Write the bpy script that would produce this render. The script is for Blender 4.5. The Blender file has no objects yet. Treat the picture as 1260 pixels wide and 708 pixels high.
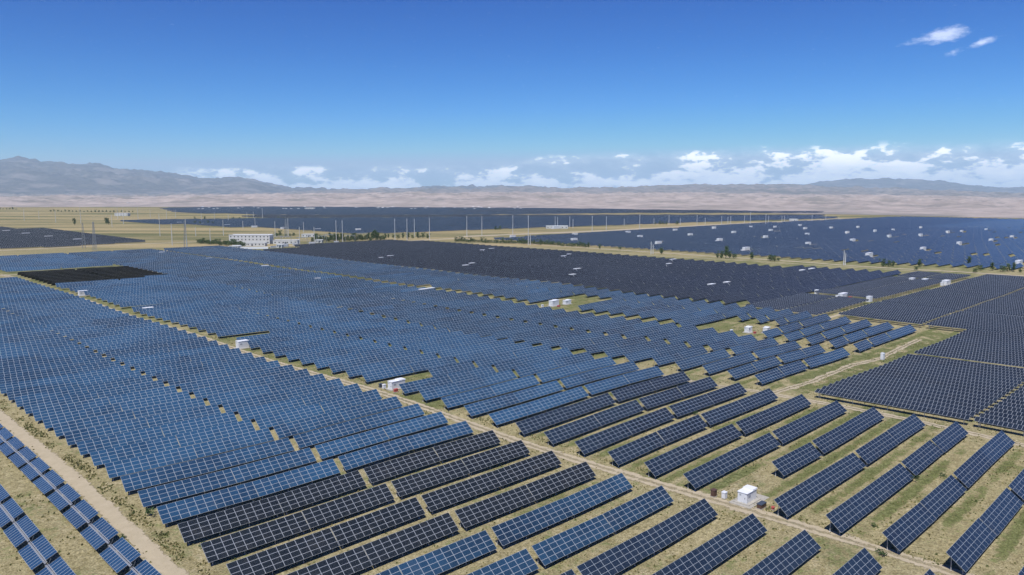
import bpy, bmesh, math, random
import numpy as np
from mathutils import Vector, noise, Matrix

R = math.radians
rnd = random.Random(7)
scene = bpy.context.scene
COL = scene.collection

# ------------------------------------------------------------------ camera, sky, sun, exposure
H = 58.0
F_PX, CX, CY, HY = 942.0, 630.0, 354.0, 237.0
PITCH = math.atan((CY - HY) / F_PX)
A1 = R(45.4)                                  # azimuth of the table rows, clockwise from the view
EU = (math.sin(A1), math.cos(A1))
EW = (-math.cos(A1), math.sin(A1))
THETA = math.pi / 2 - A1

cam_d = bpy.data.cameras.new('camera')
cam = bpy.data.objects.new('camera', cam_d)
COL.objects.link(cam)
cam.location = (0, 0, H)
cam.rotation_euler = (math.pi / 2 - PITCH, 0, 0)
cam_d.sensor_width = 36
cam_d.lens = F_PX / 1260 * 36
cam_d.clip_start = 1.0
cam_d.clip_end = 60000
scene.camera = cam

SUN_EL = R(60)
# horizontal direction towards the sun in world x,y
sd = Vector((-.88 * EU[0] - .47 * EW[0], -.88 * EU[1] - .47 * EW[1])).normalized()
sun_vec = Vector((sd.x * math.cos(SUN_EL), sd.y * math.cos(SUN_EL), math.sin(SUN_EL)))
world = bpy.data.worlds.new("World")
scene.world = world
world.use_nodes = True
wn, wl = world.node_tree.nodes, world.node_tree.links
wn.clear()
out = wn.new('ShaderNodeOutputWorld')
sky = wn.new('ShaderNodeTexSky')
sky.sky_type = 'NISHITA'
sky.sun_disc = False
sky.sun_elevation = SUN_EL
sky.sun_rotation = math.atan2(sd.x, sd.y)
sky.altitude = 1400
sky.air_density = 1.0
sky.dust_density = 0.1
sky.ozone_density = 3.2
bg = wn.new('ShaderNodeBackground')
bg.inputs[1].default_value = 0.105
tint = wn.new('ShaderNodeMix')
tint.data_type = 'RGBA'
tint.blend_type = 'MULTIPLY'
tint.inputs[0].default_value = 1
tint.inputs[7].default_value = (.60, .90, 1.27, 1)
wl.new(sky.outputs[0], tint.inputs[6])



def M(op, a, b=None, c=None, nodes=None, links=None, clamp=False):
    n = nodes.new('ShaderNodeMath')
    n.operation = op
    n.use_clamp = clamp
    for i, v in enumerate((a, b, c)):
        if v is None:
            continue
        if isinstance(v, (int, float)):
            n.inputs[i].default_value = v
        else:
            links.new(v, n.inputs[i])
    return n.outputs[0]


def wm(op, a, b=None, c=None, clamp=False):
    return M(op, a, b, c, wn, wl, clamp)


# deepen the clear-air blue towards the zenith, as this camera renders it
sc_ = wn.new('ShaderNodeSeparateColor')
cc_ = wn.new('ShaderNodeCombineColor')
wl.new(tint.outputs[2], sc_.inputs[0])
for i_, (g_, k_) in enumerate(((3.2, 9.0), (1.9, 1.34), (1.4, .91))):
    x_ = wm('POWER', wm('MULTIPLY', sc_.outputs[i_], .105), g_)
    wl.new(wm('MINIMUM', wm('MULTIPLY', x_, k_ / .105), (.44, .65, .90)[i_] / .105), cc_.inputs[i_])
wl.new(cc_.outputs[0], bg.inputs[0])

# clouds: part of the sky at infinity, by direction (azimuth / elevation)
tc = wn.new('ShaderNodeTexCoord')
sep = wn.new('ShaderNodeSeparateXYZ')
wl.new(tc.outputs['Generated'], sep.inputs[0])
az = wm('ARCTAN2', sep.outputs[0], sep.outputs[1])
el = wm('ARCSINE', sep.outputs[2])
comb = wn.new('ShaderNodeCombineXYZ')
wl.new(wm('MULTIPLY', az, 26.0), comb.inputs[0])
wl.new(wm('MULTIPLY', el, 62.0), comb.inputs[1])
comb.inputs[2].default_value = 3.3


def wnoise(scale, detail=8, rough=.6, vec=None, dist=0.0):
    n = wn.new('ShaderNodeTexNoise')
    n.inputs['Scale'].default_value = scale
    n.inputs['Detail'].default_value = detail
    n.inputs['Roughness'].default_value = rough
    n.inputs['Distortion'].default_value = dist
    wl.new(vec or comb.outputs[0], n.inputs['Vector'])
    return n.outputs['Fac']


def ramp(x, a, b):
    n = wn.new('ShaderNodeMapRange')
    n.interpolation_type = 'SMOOTHSTEP'
    for i, v in ((0, x), (1, a), (2, b)):
        if isinstance(v, (int, float)):
            n.inputs[i].default_value = v
        else:
            wl.new(v, n.inputs[i])
    return n.outputs[0]


n1 = wnoise(.9, 12, .62)
n2 = wnoise(.33, 3, .5)
# top of the cloud bank rises to the right of the photograph
top = wm('ADD', wm('MULTIPLY', ramp(az, -.30, .35), .022), .031)
band = wm('MULTIPLY', wm('SUBTRACT', 1.0, ramp(wm('DIVIDE', el, top), .55, 1.25)), ramp(az, -.46, -.30))
band = wm('MULTIPLY', band, wm('SUBTRACT', 1.0, ramp(az, .56, .62)))
side = wm('MULTIPLY', ramp(az, .60, .63), wm('SUBTRACT', 1.0, ramp(el, .012, .035)))
band = wm('MAXIMUM', band, side)
rel = wm('DIVIDE', el, top)
dens = wm('ADD', wm('MULTIPLY', n1, .85), wm('MULTIPLY', n2, .42))
puff = ramp(wm('SUBTRACT', dens, wm('MULTIPLY', rel, .20)), .486, .56)
veil = wm('MULTIPLY', ramp(dens, .50, .85), wm('SUBTRACT', .75, wm('MULTIPLY', rel, .5), clamp=True))
cl = wm('MAXIMUM', puff, veil)
cl = wm('MULTIPLY', cl, ramp(band, 0.02, .45))


def blob(azc, elc, ra, re, tilt=0.0):
    da = wm('DIVIDE', wm('SUBTRACT', az, azc), ra)
    de = wm('DIVIDE', wm('SUBTRACT', wm('SUBTRACT', el, elc), wm('MULTIPLY', wm('SUBTRACT', az, azc), tilt)), re)
    d = wm('SQRT', wm('ADD', wm('MULTIPLY', da, da), wm('MULTIPLY', de, de)))
    return wm('SUBTRACT', 1.0, d, clamp=True)


def dir_of(px, py):
    # direction of a picture point of the photograph -> azimuth, elevation
    dx, dy = (px - CX) / F_PX, -(py - CY) / F_PX
    v = Vector((dx, math.cos(PITCH) + dy * math.sin(PITCH), -math.sin(PITCH) + dy * math.cos(PITCH))).normalized()
    return math.atan2(v.x, v.y), math.asin(v.z)


small = None
for px, py, wx, wy, t, amp in ((1163, 43, 32, 11, .12, 1.0), (1150, 46, 46, 6, .15, .6), (1210, 52, 22, 6, .25, .7), (1174, 65, 16, 5, .25, .45)):
    a0, e0 = dir_of(px, py)
    b = wm('MULTIPLY', blob(a0, e0, wx / 1000, wy / 1000, t), amp)
    small = b if small is None else wm('MAXIMUM', small, b)
n3 = wnoise(4.5, 8, .62)
small = ramp(wm('ADD', small, wm('MULTIPLY', wm('SUBTRACT', n3, .5), 1.0)), .10, .85)
small = wm('MULTIPLY', small, .9)
cloud_f = wm('MAXIMUM', wm('MULTIPLY', cl, .92), wm('MULTIPLY', small, .42))
shade = ramp(wm('ADD', wm('MULTIPLY', n1, .6), wm('MULTIPLY', ramp(el, .0, .05), .4)), .25, .72)
cmix = wn.new('ShaderNodeMix')
cmix.data_type = 'RGBA'
cmix.inputs[6].default_value = (.50, .585, .72, 1)
cmix.inputs[7].default_value = (.97, .98, 1.0, 1)
wl.new(shade, cmix.inputs[0])
bg2 = wn.new('ShaderNodeBackground')
bg2.inputs[1].default_value = 1.9
wl.new(cmix.outputs[2], bg2.inputs[0])
mixs = wn.new('ShaderNodeMixShader')
wl.new(cloud_f, mixs.inputs[0])
wl.new(bg.outputs[0], mixs.inputs[1])
wl.new(bg2.outputs[0], mixs.inputs[2])
wl.new(mixs.outputs[0], out.inputs[0])

sl = bpy.data.lights.new('sun', 'SUN')
sl.energy = 4.7
sl.angle = R(.5)
sl.color = (1, .955, .89)
so = bpy.data.objects.new('sun', sl)
COL.objects.link(so)
so.rotation_euler = sun_vec.to_track_quat('Z', 'Y').to_euler()
so.location = (0, 0, 300)

vs = scene.view_settings
vs.view_transform = 'Standard'
vs.look = 'None'
vs.exposure = 0.0
vs.gamma = 1
scene.cycles.volume_bounces = 1
scene.cycles.max_bounces = 6
HAZE = 4.2e-5


# ------------------------------------------------------------------ coordinates
def terr(u, w):
    """gentle rise and fall of the plain"""
    f = .38 * math.sin(u * .031 + 1.3 + w * .006) + .30 * math.sin(w * .043 + .4) + .25 * math.sin((u + w) * .019 + 2.0) + .18 * math.sin(u * .085 - w * .05)
    d = max(0.0, min(1.0, (900 - math.hypot(u, w)) / 500))
    return f * d


def W(u, w, z=0.0):
    return Vector((u * EU[0] + w * EW[0], u * EU[1] + w * EW[1], z))


def px(u, w, z=0.0):
    x, y = u * EU[0] + w * EW[0], u * EU[1] + w * EW[1]
    Z = z - H
    yc = y * math.cos(PITCH) - Z * math.sin(PITCH)
    if yc < 1:
        return (-9e9, 9e9)
    zc = y * math.sin(PITCH) + Z * math.cos(PITCH)
    return CX + F_PX * x / yc, CY - F_PX * zc / yc


def ground_pt(x, y, z=0.0):
    dx, dy = (x - CX) / F_PX, -(y - CY) / F_PX
    d = (dx, math.cos(PITCH) + dy * math.sin(PITCH), -math.sin(PITCH) + dy * math.cos(PITCH))
    t = (z - H) / d[2]
    X, Y = d[0] * t, d[1] * t
    return X * EU[0] + Y * EU[1], X * EW[0] + Y * EW[1]


def in_view(u, w, mx=150, my=70):
    x, y = px(u, w, 1)
    return -mx < x < 1260 + mx and y < 708 + my


# ------------------------------------------------------------------ mesh building
class MB:
    def __init__(s):
        s.v, s.f, s.m, s.uv = [], [], [], []

    def face(s, pts, m=0, uv=None):
        i = len(s.v)
        s.v += [tuple(p) for p in pts]
        s.f.append(tuple(range(i, i + len(pts))))
        s.m.append(m)
        s.uv.append(uv or [(0, 0)] * len(pts))

    def hexa(s, p, m=0, top_m=None, top_uv=None):
        """p: 4 lower then 4 upper corners, counter-clockwise seen from above"""
        s.face([p[3], p[2], p[1], p[0]], m)
        s.face([p[4], p[5], p[6], p[7]], m if top_m is None else top_m, top_uv)
        for a, b in ((0, 1), (1, 2), (2, 3), (3, 0)):
            s.face([p[a], p[b], p[b + 4], p[a + 4]], m)

    def box(s, x0, x1, y0, y1, z0, z1, m=0):
        s.hexa([(x0, y0, z0), (x1, y0, z0), (x1, y1, z0), (x0, y1, z0), (x0, y0, z1), (x1, y0, z1), (x1, y1, z1), (x0, y1, z1)], m)

    def bar(s, a, b, r, m=0, n=4, r2=None):
        a, b = Vector(a), Vector(b)
        d = (b - a).normalized()
        x = d.cross(Vector((0, 0, 1)))
        if x.length < .01:
            x = Vector((1, 0, 0))
        x.normalize()
        y = d.cross(x)
        r2 = r if r2 is None else r2
        k = [math.pi / 4 + i * 2 * math.pi / n for i in range(n)]
        A = [a + x * math.cos(t) * r + y * math.sin(t) * r for t in k]
        B = [b + x * math.cos(t) * r2 + y * math.sin(t) * r2 for t in k]
        for i in range(n):
            j = (i + 1) % n
            s.face([A[j], A[i], B[i], B[j]], m)
        s.face(A, m)
        s.face(B[::-1], m)

    def mesh(s, name, mats):
        me = bpy.data.meshes.new(name)
        me.from_pydata(s.v, [], s.f)
        for m in mats:
            me.materials.append(m)
        me.polygons.foreach_set('material_index', s.m)
        uvl = me.uv_layers.new(name='UVMap')
        uvl.data.foreach_set('uv', [c for f in s.uv for q in f for c in q])
        me.update()
        return me

    def arrays(s):
        return (np.array(s.v, float), [len(f) for f in s.f], list(s.m), np.array([q for f in s.uv for q in f], float))


def link(name, me, parent=None, loc=None, rot=None):
    o = bpy.data.objects.new(name, me)
    COL.objects.link(o)
    if parent:
        o.parent = parent
    if loc is not None:
        o.location = loc
    if rot is not None:
        o.rotation_euler = rot
    return o


def thing(name, label, cat, loc, rotz=0.0, group=None, rot=None):
    o = bpy.data.objects.new(name, None)
    o.empty_display_size = .3
    COL.objects.link(o)
    o.location = loc
    o.rotation_euler = rot or (0, 0, rotz)
    tag(o, label, cat, group)
    return o


def tag(o, label=None, cat=None, group=None, kind=None):
    for k, v in (('label', label), ('category', cat), ('group', group), ('kind', kind)):
        if v:
            o[k] = v


def copy_tree(o, parent=None):
    c = o.copy()
    COL.objects.link(c)
    if parent:
        c.parent = parent
    for ch in o.children:
        copy_tree(ch, c)
    return c


# ------------------------------------------------------------------ materials
def new_mat(name):
    m = bpy.data.materials.new(name)
    m.use_nodes = True
    nt = m.node_tree
    return m, nt.nodes, nt.links, nt.nodes['Principled BSDF']


def mixc(nd, lk, fac, a, b):
    n = nd.new('ShaderNodeMix')
    n.data_type = 'RGBA'
    for i, v in ((0, fac), (6, a), (7, b)):
        if isinstance(v, (int, float)):
            n.inputs[i].default_value = v
        elif isinstance(v, tuple):
            n.inputs[i].default_value = v + (1,) if len(v) == 3 else v
        else:
            lk.new(v, n.inputs[i])
    return n.outputs[2]


def mrange(nd, lk, x, a, b, c=0.0, d=1.0, smooth=True):
    n = nd.new('ShaderNodeMapRange')
    if smooth:
        n.interpolation_type = 'SMOOTHSTEP'
    lk.new(x, n.inputs[0])
    for i, v in ((1, a), (2, b), (3, c), (4, d)):
        n.inputs[i].default_value = v
    return n.outputs[0]


def noise_node(nd, lk, vec, scale, detail=4, rough=.55, dist=0.0):
    n = nd.new('ShaderNodeTexNoise')
    n.inputs['Scale'].default_value = scale
    n.inputs['Detail'].default_value = detail
    n.inputs['Roughness'].default_value = rough
    n.inputs['Distortion'].default_value = dist
    if vec is not None:
        lk.new(vec, n.inputs['Vector'])
    return n.outputs['Fac']


def plain_mat(name, col, rough=.6, metal=0.0, var=.12, scale=3.0):
    m, nd, lk, b = new_mat(name)
    g = nd.new('ShaderNodeTexCoord')
    f = noise_node(nd, lk, g.outputs['Object'], scale, 5, .6)
    c0 = tuple(c * (1 - var) for c in col)
    c1 = tuple(min(1, c * (1 + var)) for c in col)
    lk.new(mixc(nd, lk, f, c0, c1), b.inputs['Base Color'])
    b.inputs['Roughness'].default_value = rough
    b.inputs['Metallic'].default_value = metal
    return m


def module_mat(name, col, col2, wu=.030, wv=.040, frame=(.33, .37, .41), cu=10, cv=6, rough=.17):
    """glazed PV modules: one UV unit is one module; pale aluminium frames, faint cell grid"""
    m, nd, lk, b = new_mat(name)

    def mm(op, a, b_=None, c=None, clamp=False):
        return M(op, a, b_, c, nd, lk, clamp)
    uv = nd.new('ShaderNodeUVMap')
    sp = nd.new('ShaderNodeSeparateXYZ')
    lk.new(uv.outputs[0], sp.inputs[0])
    fr = []
    for ax, wd in ((0, wu), (1, wv)):
        f = mm('FRACT', sp.outputs[ax])
        e = mm('MINIMUM', f, mm('SUBTRACT', 1.0, f))
        fr.append(mm('LESS_THAN', e, wd))
    line = mm('MAXIMUM', fr[0], fr[1])
    ce = []
    for ax, k in ((0, cu), (1, cv)):
        f = mm('FRACT', mm('MULTIPLY', sp.outputs[ax], k))
        ce.append(mm('LESS_THAN', f, .09))
    cell = mm('MAXIMUM', ce[0], ce[1])
    oi = nd.new('ShaderNodeObjectInfo')
    cb = nd.new('ShaderNodeCombineXYZ')
    lk.new(mm('FLOOR', sp.outputs[0]), cb.inputs[0])
    lk.new(mm('FLOOR', sp.outputs[1]), cb.inputs[1])
    lk.new(mm('MULTIPLY', oi.outputs['Random'], 91.7), cb.inputs[2])
    wnz = nd.new('ShaderNodeTexWhiteNoise')
    lk.new(cb.outputs[0], wnz.inputs[0])
    ge = nd.new('ShaderNodeNewGeometry')
    big = noise_node(nd, lk, ge.outputs['Position'], .035, 4, .6)
    mid = noise_node(nd, lk, ge.outputs['Position'], .45, 3, .6)
    cb2 = nd.new('ShaderNodeCombineXYZ')
    lk.new(mm('FLOOR', mm('DIVIDE', sp.outputs[0], 40.0)), cb2.inputs[0])
    lk.new(mm('FLOOR', mm('DIVIDE', sp.outputs[1], 8.0)), cb2.inputs[1])
    lk.new(mm('MULTIPLY', oi.outputs['Random'], 53.1), cb2.inputs[2])
    wn2 = nd.new('ShaderNodeTexWhiteNoise')
    lk.new(cb2.outputs[0], wn2.inputs[0])
    t = mm('ADD', mm('MULTIPLY', wnz.outputs[0], .42), mm('MULTIPLY', mrange(nd, lk, big, .36, .64), .75), clamp=True)
    base = mixc(nd, lk, mm('ADD', t, mm('MULTIPLY', mm('SUBTRACT', wn2.outputs[0], .5), .55)), col, col2)
    cellc = mixc(nd, lk, .22, base, (.35, .40, .48))
    base = mixc(nd, lk, cell, base, cellc)
    dust = mixc(nd, lk, mrange(nd, lk, mid, .5, .8, 0, .06), base, (.30, .27, .22))
    fin = mixc(nd, lk, line, dust, frame)
    lk.new(fin, b.inputs['Base Color'])
    lk.new(mm('ADD', mm('MULTIPLY', line, .25), rough), b.inputs['Roughness'])
    b.inputs['IOR'].default_value = 1.45
    return m


MAT = {}
MAT['blue'] = module_mat('blue_polycrystalline_modules', (.006, .036, .085), (.017, .078, .165))
MAT['steelblue'] = module_mat('weathered_blue_modules', (.006, .022, .044), (.011, .032, .062), frame=(.24, .27, .31))
MAT['navy'] = module_mat('navy_modules', (.004, .012, .028), (.009, .023, .046), wu=.024, wv=.030)
MAT['mid'] = module_mat('mid_blue_modules', (.005, .024, .055), (.014, .056, .115))
MAT['dark'] = module_mat('charcoal_modules', (.004, .0075, .0095), (.008, .0125, .016), frame=(.31, .335, .365))
MAT['slate_dark'] = module_mat('black_modules', (.0035, .0065, .0095), (.008, .0125, .018), frame=(.19, .21, .24))
MAT['tracker'] = module_mat('tracker_modules', (.005, .011, .022), (.010, .019, .035), wu=.05, wv=.03, frame=(.26, .285, .32), cu=6, cv=10)
MAT['blue_t'] = module_mat('tracker_blue_modules', (.007, .040, .100), (.012, .058, .135), wu=.05, wv=.02, cu=6, cv=10)
MAT['alu'] = plain_mat('aluminium_edge', (.40, .42, .45), .4, .3)
MAT['back'] = plain_mat('shade_toned_backsheet', (.018, .019, .022), .7)  # whitish backsheet coloured near-black, the shade beneath the panels put into it
MAT['steel'] = plain_mat('galvanised_steel', (.30, .32, .33), .5, .35)
MAT['post'] = plain_mat('pale_concrete_post', (.55, .55, .53), .7)
MAT['render'] = plain_mat('off_white_render', (.55, .56, .55), .85, 0, .12, .3)
MAT['white'] = plain_mat('white_painted_steel', (.72, .74, .76), .45, 0, .05)
MAT['roof'] = plain_mat('white_roof_sheet', (.80, .82, .84), .5, 0, .05)
MAT['grey'] = plain_mat('grey_louvre', (.38, .41, .44), .5)
MAT['concrete'] = plain_mat('weathered_concrete', (.40, .38, .33), .9, 0, .25, .8)
MAT['brown'] = plain_mat('rusty_brown_paint', (.10, .055, .04), .6, 0, .3)
MAT['slate'] = plain_mat('slate_grey_paint', (.06, .075, .10), .5)
MAT['red'] = plain_mat('faded_red_paint', (.45, .09, .08), .6)
MAT['glass'] = plain_mat('dark_window_glass', (.03, .04, .05), .1)
MAT['bark'] = plain_mat('brown_bark', (.11, .08, .05), .9)


def leaf_mat(name, a, b_):
    m, nd, lk, b = new_mat(name)
    g = nd.new('ShaderNodeNewGeometry')
    f = noise_node(nd, lk, g.outputs['Position'], .9, 3)
    lk.new(mixc(nd, lk, mrange(nd, lk, f, .3, .7), a, b_), b.inputs['Base Color'])
    b.inputs['Roughness'].default_value = .75
    return m


MAT['leaf'] = leaf_mat('dark_green_leaves', (.030, .062, .016), (.075, .125, .032))
MAT['weed'] = leaf_mat('grey_green_weeds', (.075, .11, .028), (.34, .30, .14))

# ground
gm, nd, lk, bs = new_mat('dry_grass_plain')
tcn = nd.new('ShaderNodeTexCoord')
obj = tcn.outputs['Object']                    # x = u, y = w of the plain
sp = nd.new('ShaderNodeSeparateXYZ')
lk.new(obj, sp.inputs[0])


def gmth(op, a, b=None, c=None, clamp=False):
    return M(op, a, b, c, nd, lk, clamp)


nA = noise_node(nd, lk, obj, .035, 6, .62)
nB = noise_node(nd, lk, obj, .16, 6, .65)
nC = mrange(nd, lk, noise_node(nd, lk, obj, .75, 8, .75), .30, .70, 0, 1, False)
nF = mrange(nd, lk, noise_node(nd, lk, obj, 3.2, 5, .75), .22, .78, 0, 1, False)
# grass grows greener in the drip line in front of each row
ph = gmth('FRACT', gmth('DIVIDE', gmth('ADD', sp.outputs[1], -27.2), 9.43))
drip = gmth('MULTIPLY', mrange(nd, lk, gmth('ABSOLUTE', gmth('SUBTRACT', ph, .12)), .0, .20, 1, 0), mrange(nd, lk, nA, .38, .62, .25, 1.0))
infield = gmth('MULTIPLY', mrange(nd, lk, sp.outputs[0], 124, 134), mrange(nd, lk, sp.outputs[0], 560, 600, 1, 0))
infield = gmth('MULTIPLY', infield, mrange(nd, lk, sp.outputs[1], 760, 790, 1, 0))
green = gmth('ADD', gmth('MULTIPLY', nB, .55), gmth('MULTIPLY', nA, .5))
green = gmth('ADD', green, gmth('MULTIPLY', gmth('MULTIPLY', drip, infield), .26))
meadow = gmth('MULTIPLY', mrange(nd, lk, gmth('ABSOLUTE', gmth('SUBTRACT', sp.outputs[1], 97.0)), 4, 14, 1, 0), gmth('MULTIPLY', mrange(nd, lk, sp.outputs[0], 206, 220), mrange(nd, lk, sp.outputs[0], 345, 360, 1, 0)))
green = gmth('ADD', green, gmth('MULTIPLY', meadow, gmth('MULTIPLY', mrange(nd, lk, nB, .35, .6), .18)))
corr = gmth('MULTIPLY', mrange(nd, lk, sp.outputs[1], 135, 175), mrange(nd, lk, sp.outputs[0], 122, 125))
corr = gmth('MULTIPLY', corr, mrange(nd, lk, sp.outputs[1], 720, 780, 1, 0))
green = gmth('ADD', green, gmth('MULTIPLY', corr, .10))
far_dry = mrange(nd, lk, gmth('ADD', sp.outputs[0], sp.outputs[1]), 850, 1250)
green = gmth('SUBTRACT', green, gmth('MULTIPLY', far_dry, .10))
gf = mrange(nd, lk, gmth('ADD', green, gmth('MULTIPLY', gmth('SUBTRACT', nC, .5), .38)), .53, .68)
straw = mixc(nd, lk, nC, (.18, .155, .065), (.57, .495, .29))
bare = mixc(nd, lk, nF, (.42, .35, .22), (.62, .53, .37))
dry = mixc(nd, lk, mrange(nd, lk, gmth('ADD', gmth('MULTIPLY', nA, .6), gmth('MULTIPLY', nC, .4)), .52, .66), straw, bare)
grn = mixc(nd, lk, nC, (.035, .065, .012), (.20, .23, .07))
colg = mixc(nd, lk, gmth('MULTIPLY', gf, .82), dry, grn)
cw = nd.new('ShaderNodeCombineXYZ')          # strip fields lying across the far plain
lk.new(gmth('MULTIPLY', gmth('ADD', gmth('MULTIPLY', sp.outputs[0], EU[0]), gmth('MULTIPLY', sp.outputs[1], EW[0])), .0016), cw.inputs[0])
lk.new(gmth('MULTIPLY', gmth('ADD', gmth('MULTIPLY', sp.outputs[0], EU[1]), gmth('MULTIPLY', sp.outputs[1], EW[1])), .011), cw.inputs[1])
st = mrange(nd, lk, noise_node(nd, lk, cw.outputs[0], 1.0, 7, .68), .36, .62)
gold = mixc(nd, lk, st, (.095, .115, .04), (.42, .33, .17))
colg = mixc(nd, lk, gmth('MULTIPLY', far_dry, .8), colg, gold)
speck = mrange(nd, lk, nF, .05, .85, .36, 1.38)
mulc = nd.new('ShaderNodeMix')
mulc.data_type = 'RGBA'
mulc.blend_type = 'MULTIPLY'
mulc.inputs[0].default_value = 1
lk.new(colg, mulc.inputs[6])
cc = nd.new('ShaderNodeCombineColor')
for i in range(3):
    lk.new(speck, cc.inputs[i])
lk.new(cc.outputs[0], mulc.inputs[7])
lk.new(mulc.outputs[2], bs.inputs['Base Color'])
bs.inputs['Roughness'].default_value = .95
bs.inputs['Specular IOR Level'].default_value = .15
bmp = nd.new('ShaderNodeBump')
bmp.inputs['Strength'].default_value = .6
bmp.inputs['Distance'].default_value = .25
lk.new(gmth('ADD', nC, nF), bmp.inputs['Height'])
lk.new(bmp.outputs[0], bs.inputs['Normal'])
MAT['ground'] = gm



def dirt_mat(name, grassy):
    """packed earth that breaks up into the grass at its edges; grassy = a weedy crown between the ruts"""
    m_, nd, lk, bs = new_mat(name)
    tcn = nd.new('ShaderNodeTexCoord')
    a = noise_node(nd, lk, tcn.outputs['Object'], .5, 6, .65)
    b2 = noise_node(nd, lk, tcn.outputs['Object'], 5, 4, .7)
    c = mixc(nd, lk, a, (.36, .305, .20), (.56, .48, .34))
    c = mixc(nd, lk, mrange(nd, lk, b2, .58, .72), c, (.25, .215, .14))
    lk.new(c, bs.inputs['Base Color'])
    bs.inputs['Roughness'].default_value = .95
    bp = nd.new('ShaderNodeBump')
    bp.inputs['Strength'].default_value = .5
    bp.inputs['Distance'].default_value = .15
    lk.new(M('ADD', a, b2, None, nd, lk), bp.inputs['Height'])
    lk.new(bp.outputs[0], bs.inputs['Normal'])
    uv = nd.new('ShaderNodeUVMap')
    sp = nd.new('ShaderNodeSeparateXYZ')
    lk.new(uv.outputs[0], sp.inputs[0])
    e = M('MULTIPLY', M('ABSOLUTE', M('SUBTRACT', sp.outputs[0], .5, None, nd, lk), None, None, nd, lk), 2.0, None, nd, lk)
    n = noise_node(nd, lk, tcn.outputs['Object'], .8, 6, .7)
    keep = mrange(nd, lk, M('ADD', M('MULTIPLY', e, -.62, None, nd, lk), n, None, nd, lk), -.10, .03)
    if grassy:
        mid = mrange(nd, lk, M('ADD', e, M('MULTIPLY', M('SUBTRACT', n, .5, None, nd, lk), 1.6, None, nd, lk), None, nd, lk), .10, .38, .35, 1)
        keep = M('MULTIPLY', keep, mid, None, nd, lk)
    tr = nd.new('ShaderNodeBsdfTransparent')
    mx = nd.new('ShaderNodeMixShader')
    lk.new(keep, mx.inputs[0])
    lk.new(tr.outputs[0], mx.inputs[1])
    lk.new(bs.outputs[0], mx.inputs[2])
    lk.new(mx.outputs[0], nd['Material Output'].inputs['Surface'])
    return m_


MAT['dirt'] = dirt_mat('dirt_track', False)
MAT['dirt_grassy'] = dirt_mat('grassy_dirt_track', True)

# ------------------------------------------------------------------ the plain
us = sorted(set([-4200, -3000, -2000, -1200, -700, -400, -250, -150] + list(range(-100, 900, 6)) + list(range(900, 1600, 100)) + [1700, 2000, 2500, 3200, 4200, 5500]))
ws = sorted(set([-900, -500, -300, -200, -120] + list(range(-60, 840, 6)) + list(range(840, 1400, 70)) + [1500, 1800, 2200, 2800, 3600, 4600, 5800, 7000]))
verts = [(u, w, terr(u, w)) for w in ws for u in us]
nu = len(us)
faces = [(j * nu + i, j * nu + i + 1, (j + 1) * nu + i + 1, (j + 1) * nu + i) for j in range(len(ws) - 1) for i in range(nu - 1)]
me = bpy.data.meshes.new('ground')
me.from_pydata(verts, [], faces)
me.materials.append(MAT['ground'])
for p in me.polygons:
    p.use_smooth = True
g = link('ground', me, rot=(0, 0, THETA))
tag(g, kind='structure')


def interp(tab, x):
    if x <= tab[0][0]:
        return tab[0][1]
    for (a, b), (c, d) in zip(tab, tab[1:]):
        if x <= c:
            return b + (d - b) * (x - a) / (c - a)
    return tab[-1][1]


def track(pts, width, lift=.05, rag=.35, step=3.0, name='dirt_track', solid=True):
    """ragged dirt track along (u, w) points, following the plain"""
    P = []
    for (a, b), (c, d) in zip(pts, pts[1:]):
        n = max(1, int(math.hypot(c - a, d - b) / step))
        P += [(a + (c - a) * i / n, b + (d - b) * i / n) for i in range(n)]
    P.append(pts[-1])
    v, f = [], []
    K = 5
    for i, (u, w) in enumerate(P):
        a = P[max(0, i - 1)]
        b = P[min(len(P) - 1, i + 1)]
        dx, dy = b[0] - a[0], b[1] - a[1]
        L = math.hypot(dx, dy) or 1
        nx, ny = -dy / L, dx / L
        for k in range(K):
            s = (k / (K - 1) - .5) * width
            if k in (0, K - 1):
                s += (1 if k else -1) * rag * noise.noise(Vector((u * .21, w * .21, k * 7.7))) * 2.0
            uu, ww = u + nx * s, w + ny * s
            v.append((uu, ww, terr(uu, ww) + lift))
    for i in range(len(P) - 1):
        for k in range(K - 1):
            a = i * K + k
            f.append((a, a + 1, a + K + 1, a + K))
    me = bpy.data.meshes.new(name)
    me.from_pydata(v, [], f)
    me.materials.append(MAT['dirt'] if solid else MAT['dirt_grassy'])
    uvl = me.uv_layers.new(name='UVMap')
    for lp in me.loops:
        uvl.data[lp.index].uv = ((lp.vertex_index % K) / (K - 1), lp.vertex_index // K)
    me.validate()
    o = link(name, me, rot=(0, 0, THETA))
    tag(o, kind='structure')
    return o


track([(41.3, 60), (41.4, 116), (41.7, 160), (41.5, 230), (41.5, 420), (42, 700)], 3.6, .055)
track([(127.5, -20), (126.8, 38), (125.6, 80), (123.9, 122), (124.2, 175), (123.6, 240), (122.5, 420), (122.5, 640)], 3.6, .05, solid=False)
track([(199, -30), (201.6, 38), (204, 60), (205.2, 80), (204.4, 105), (201, 122), (199.6, 160), (199.4, 400), (199, 640)], 3.2, .045, solid=False)
track([(205.2, 101), (226, 99), (262, 101), (281, 98), (302, 99.5), (330, 101)], 2.8, .04, .6, solid=False)
track([(345, 147.2), (372, 147.4), (412, 148.0), (480, 147)], 2.4, .05, .4)
track([(633, 60), (628, 140), (622, 230), (623, 400), (622, 560), (624, 700), (640, 745)], 7, .06, .8, 5)
track([(610, 190), (606, 260), (590, 400), (588, 560), (590, 660)], 3.5, .05, .8, 5)
track([(60, 802), (240, 800), (400, 770), (470, 752), (560, 742), (640, 745)], 13, .06, 1.5, 6)
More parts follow.
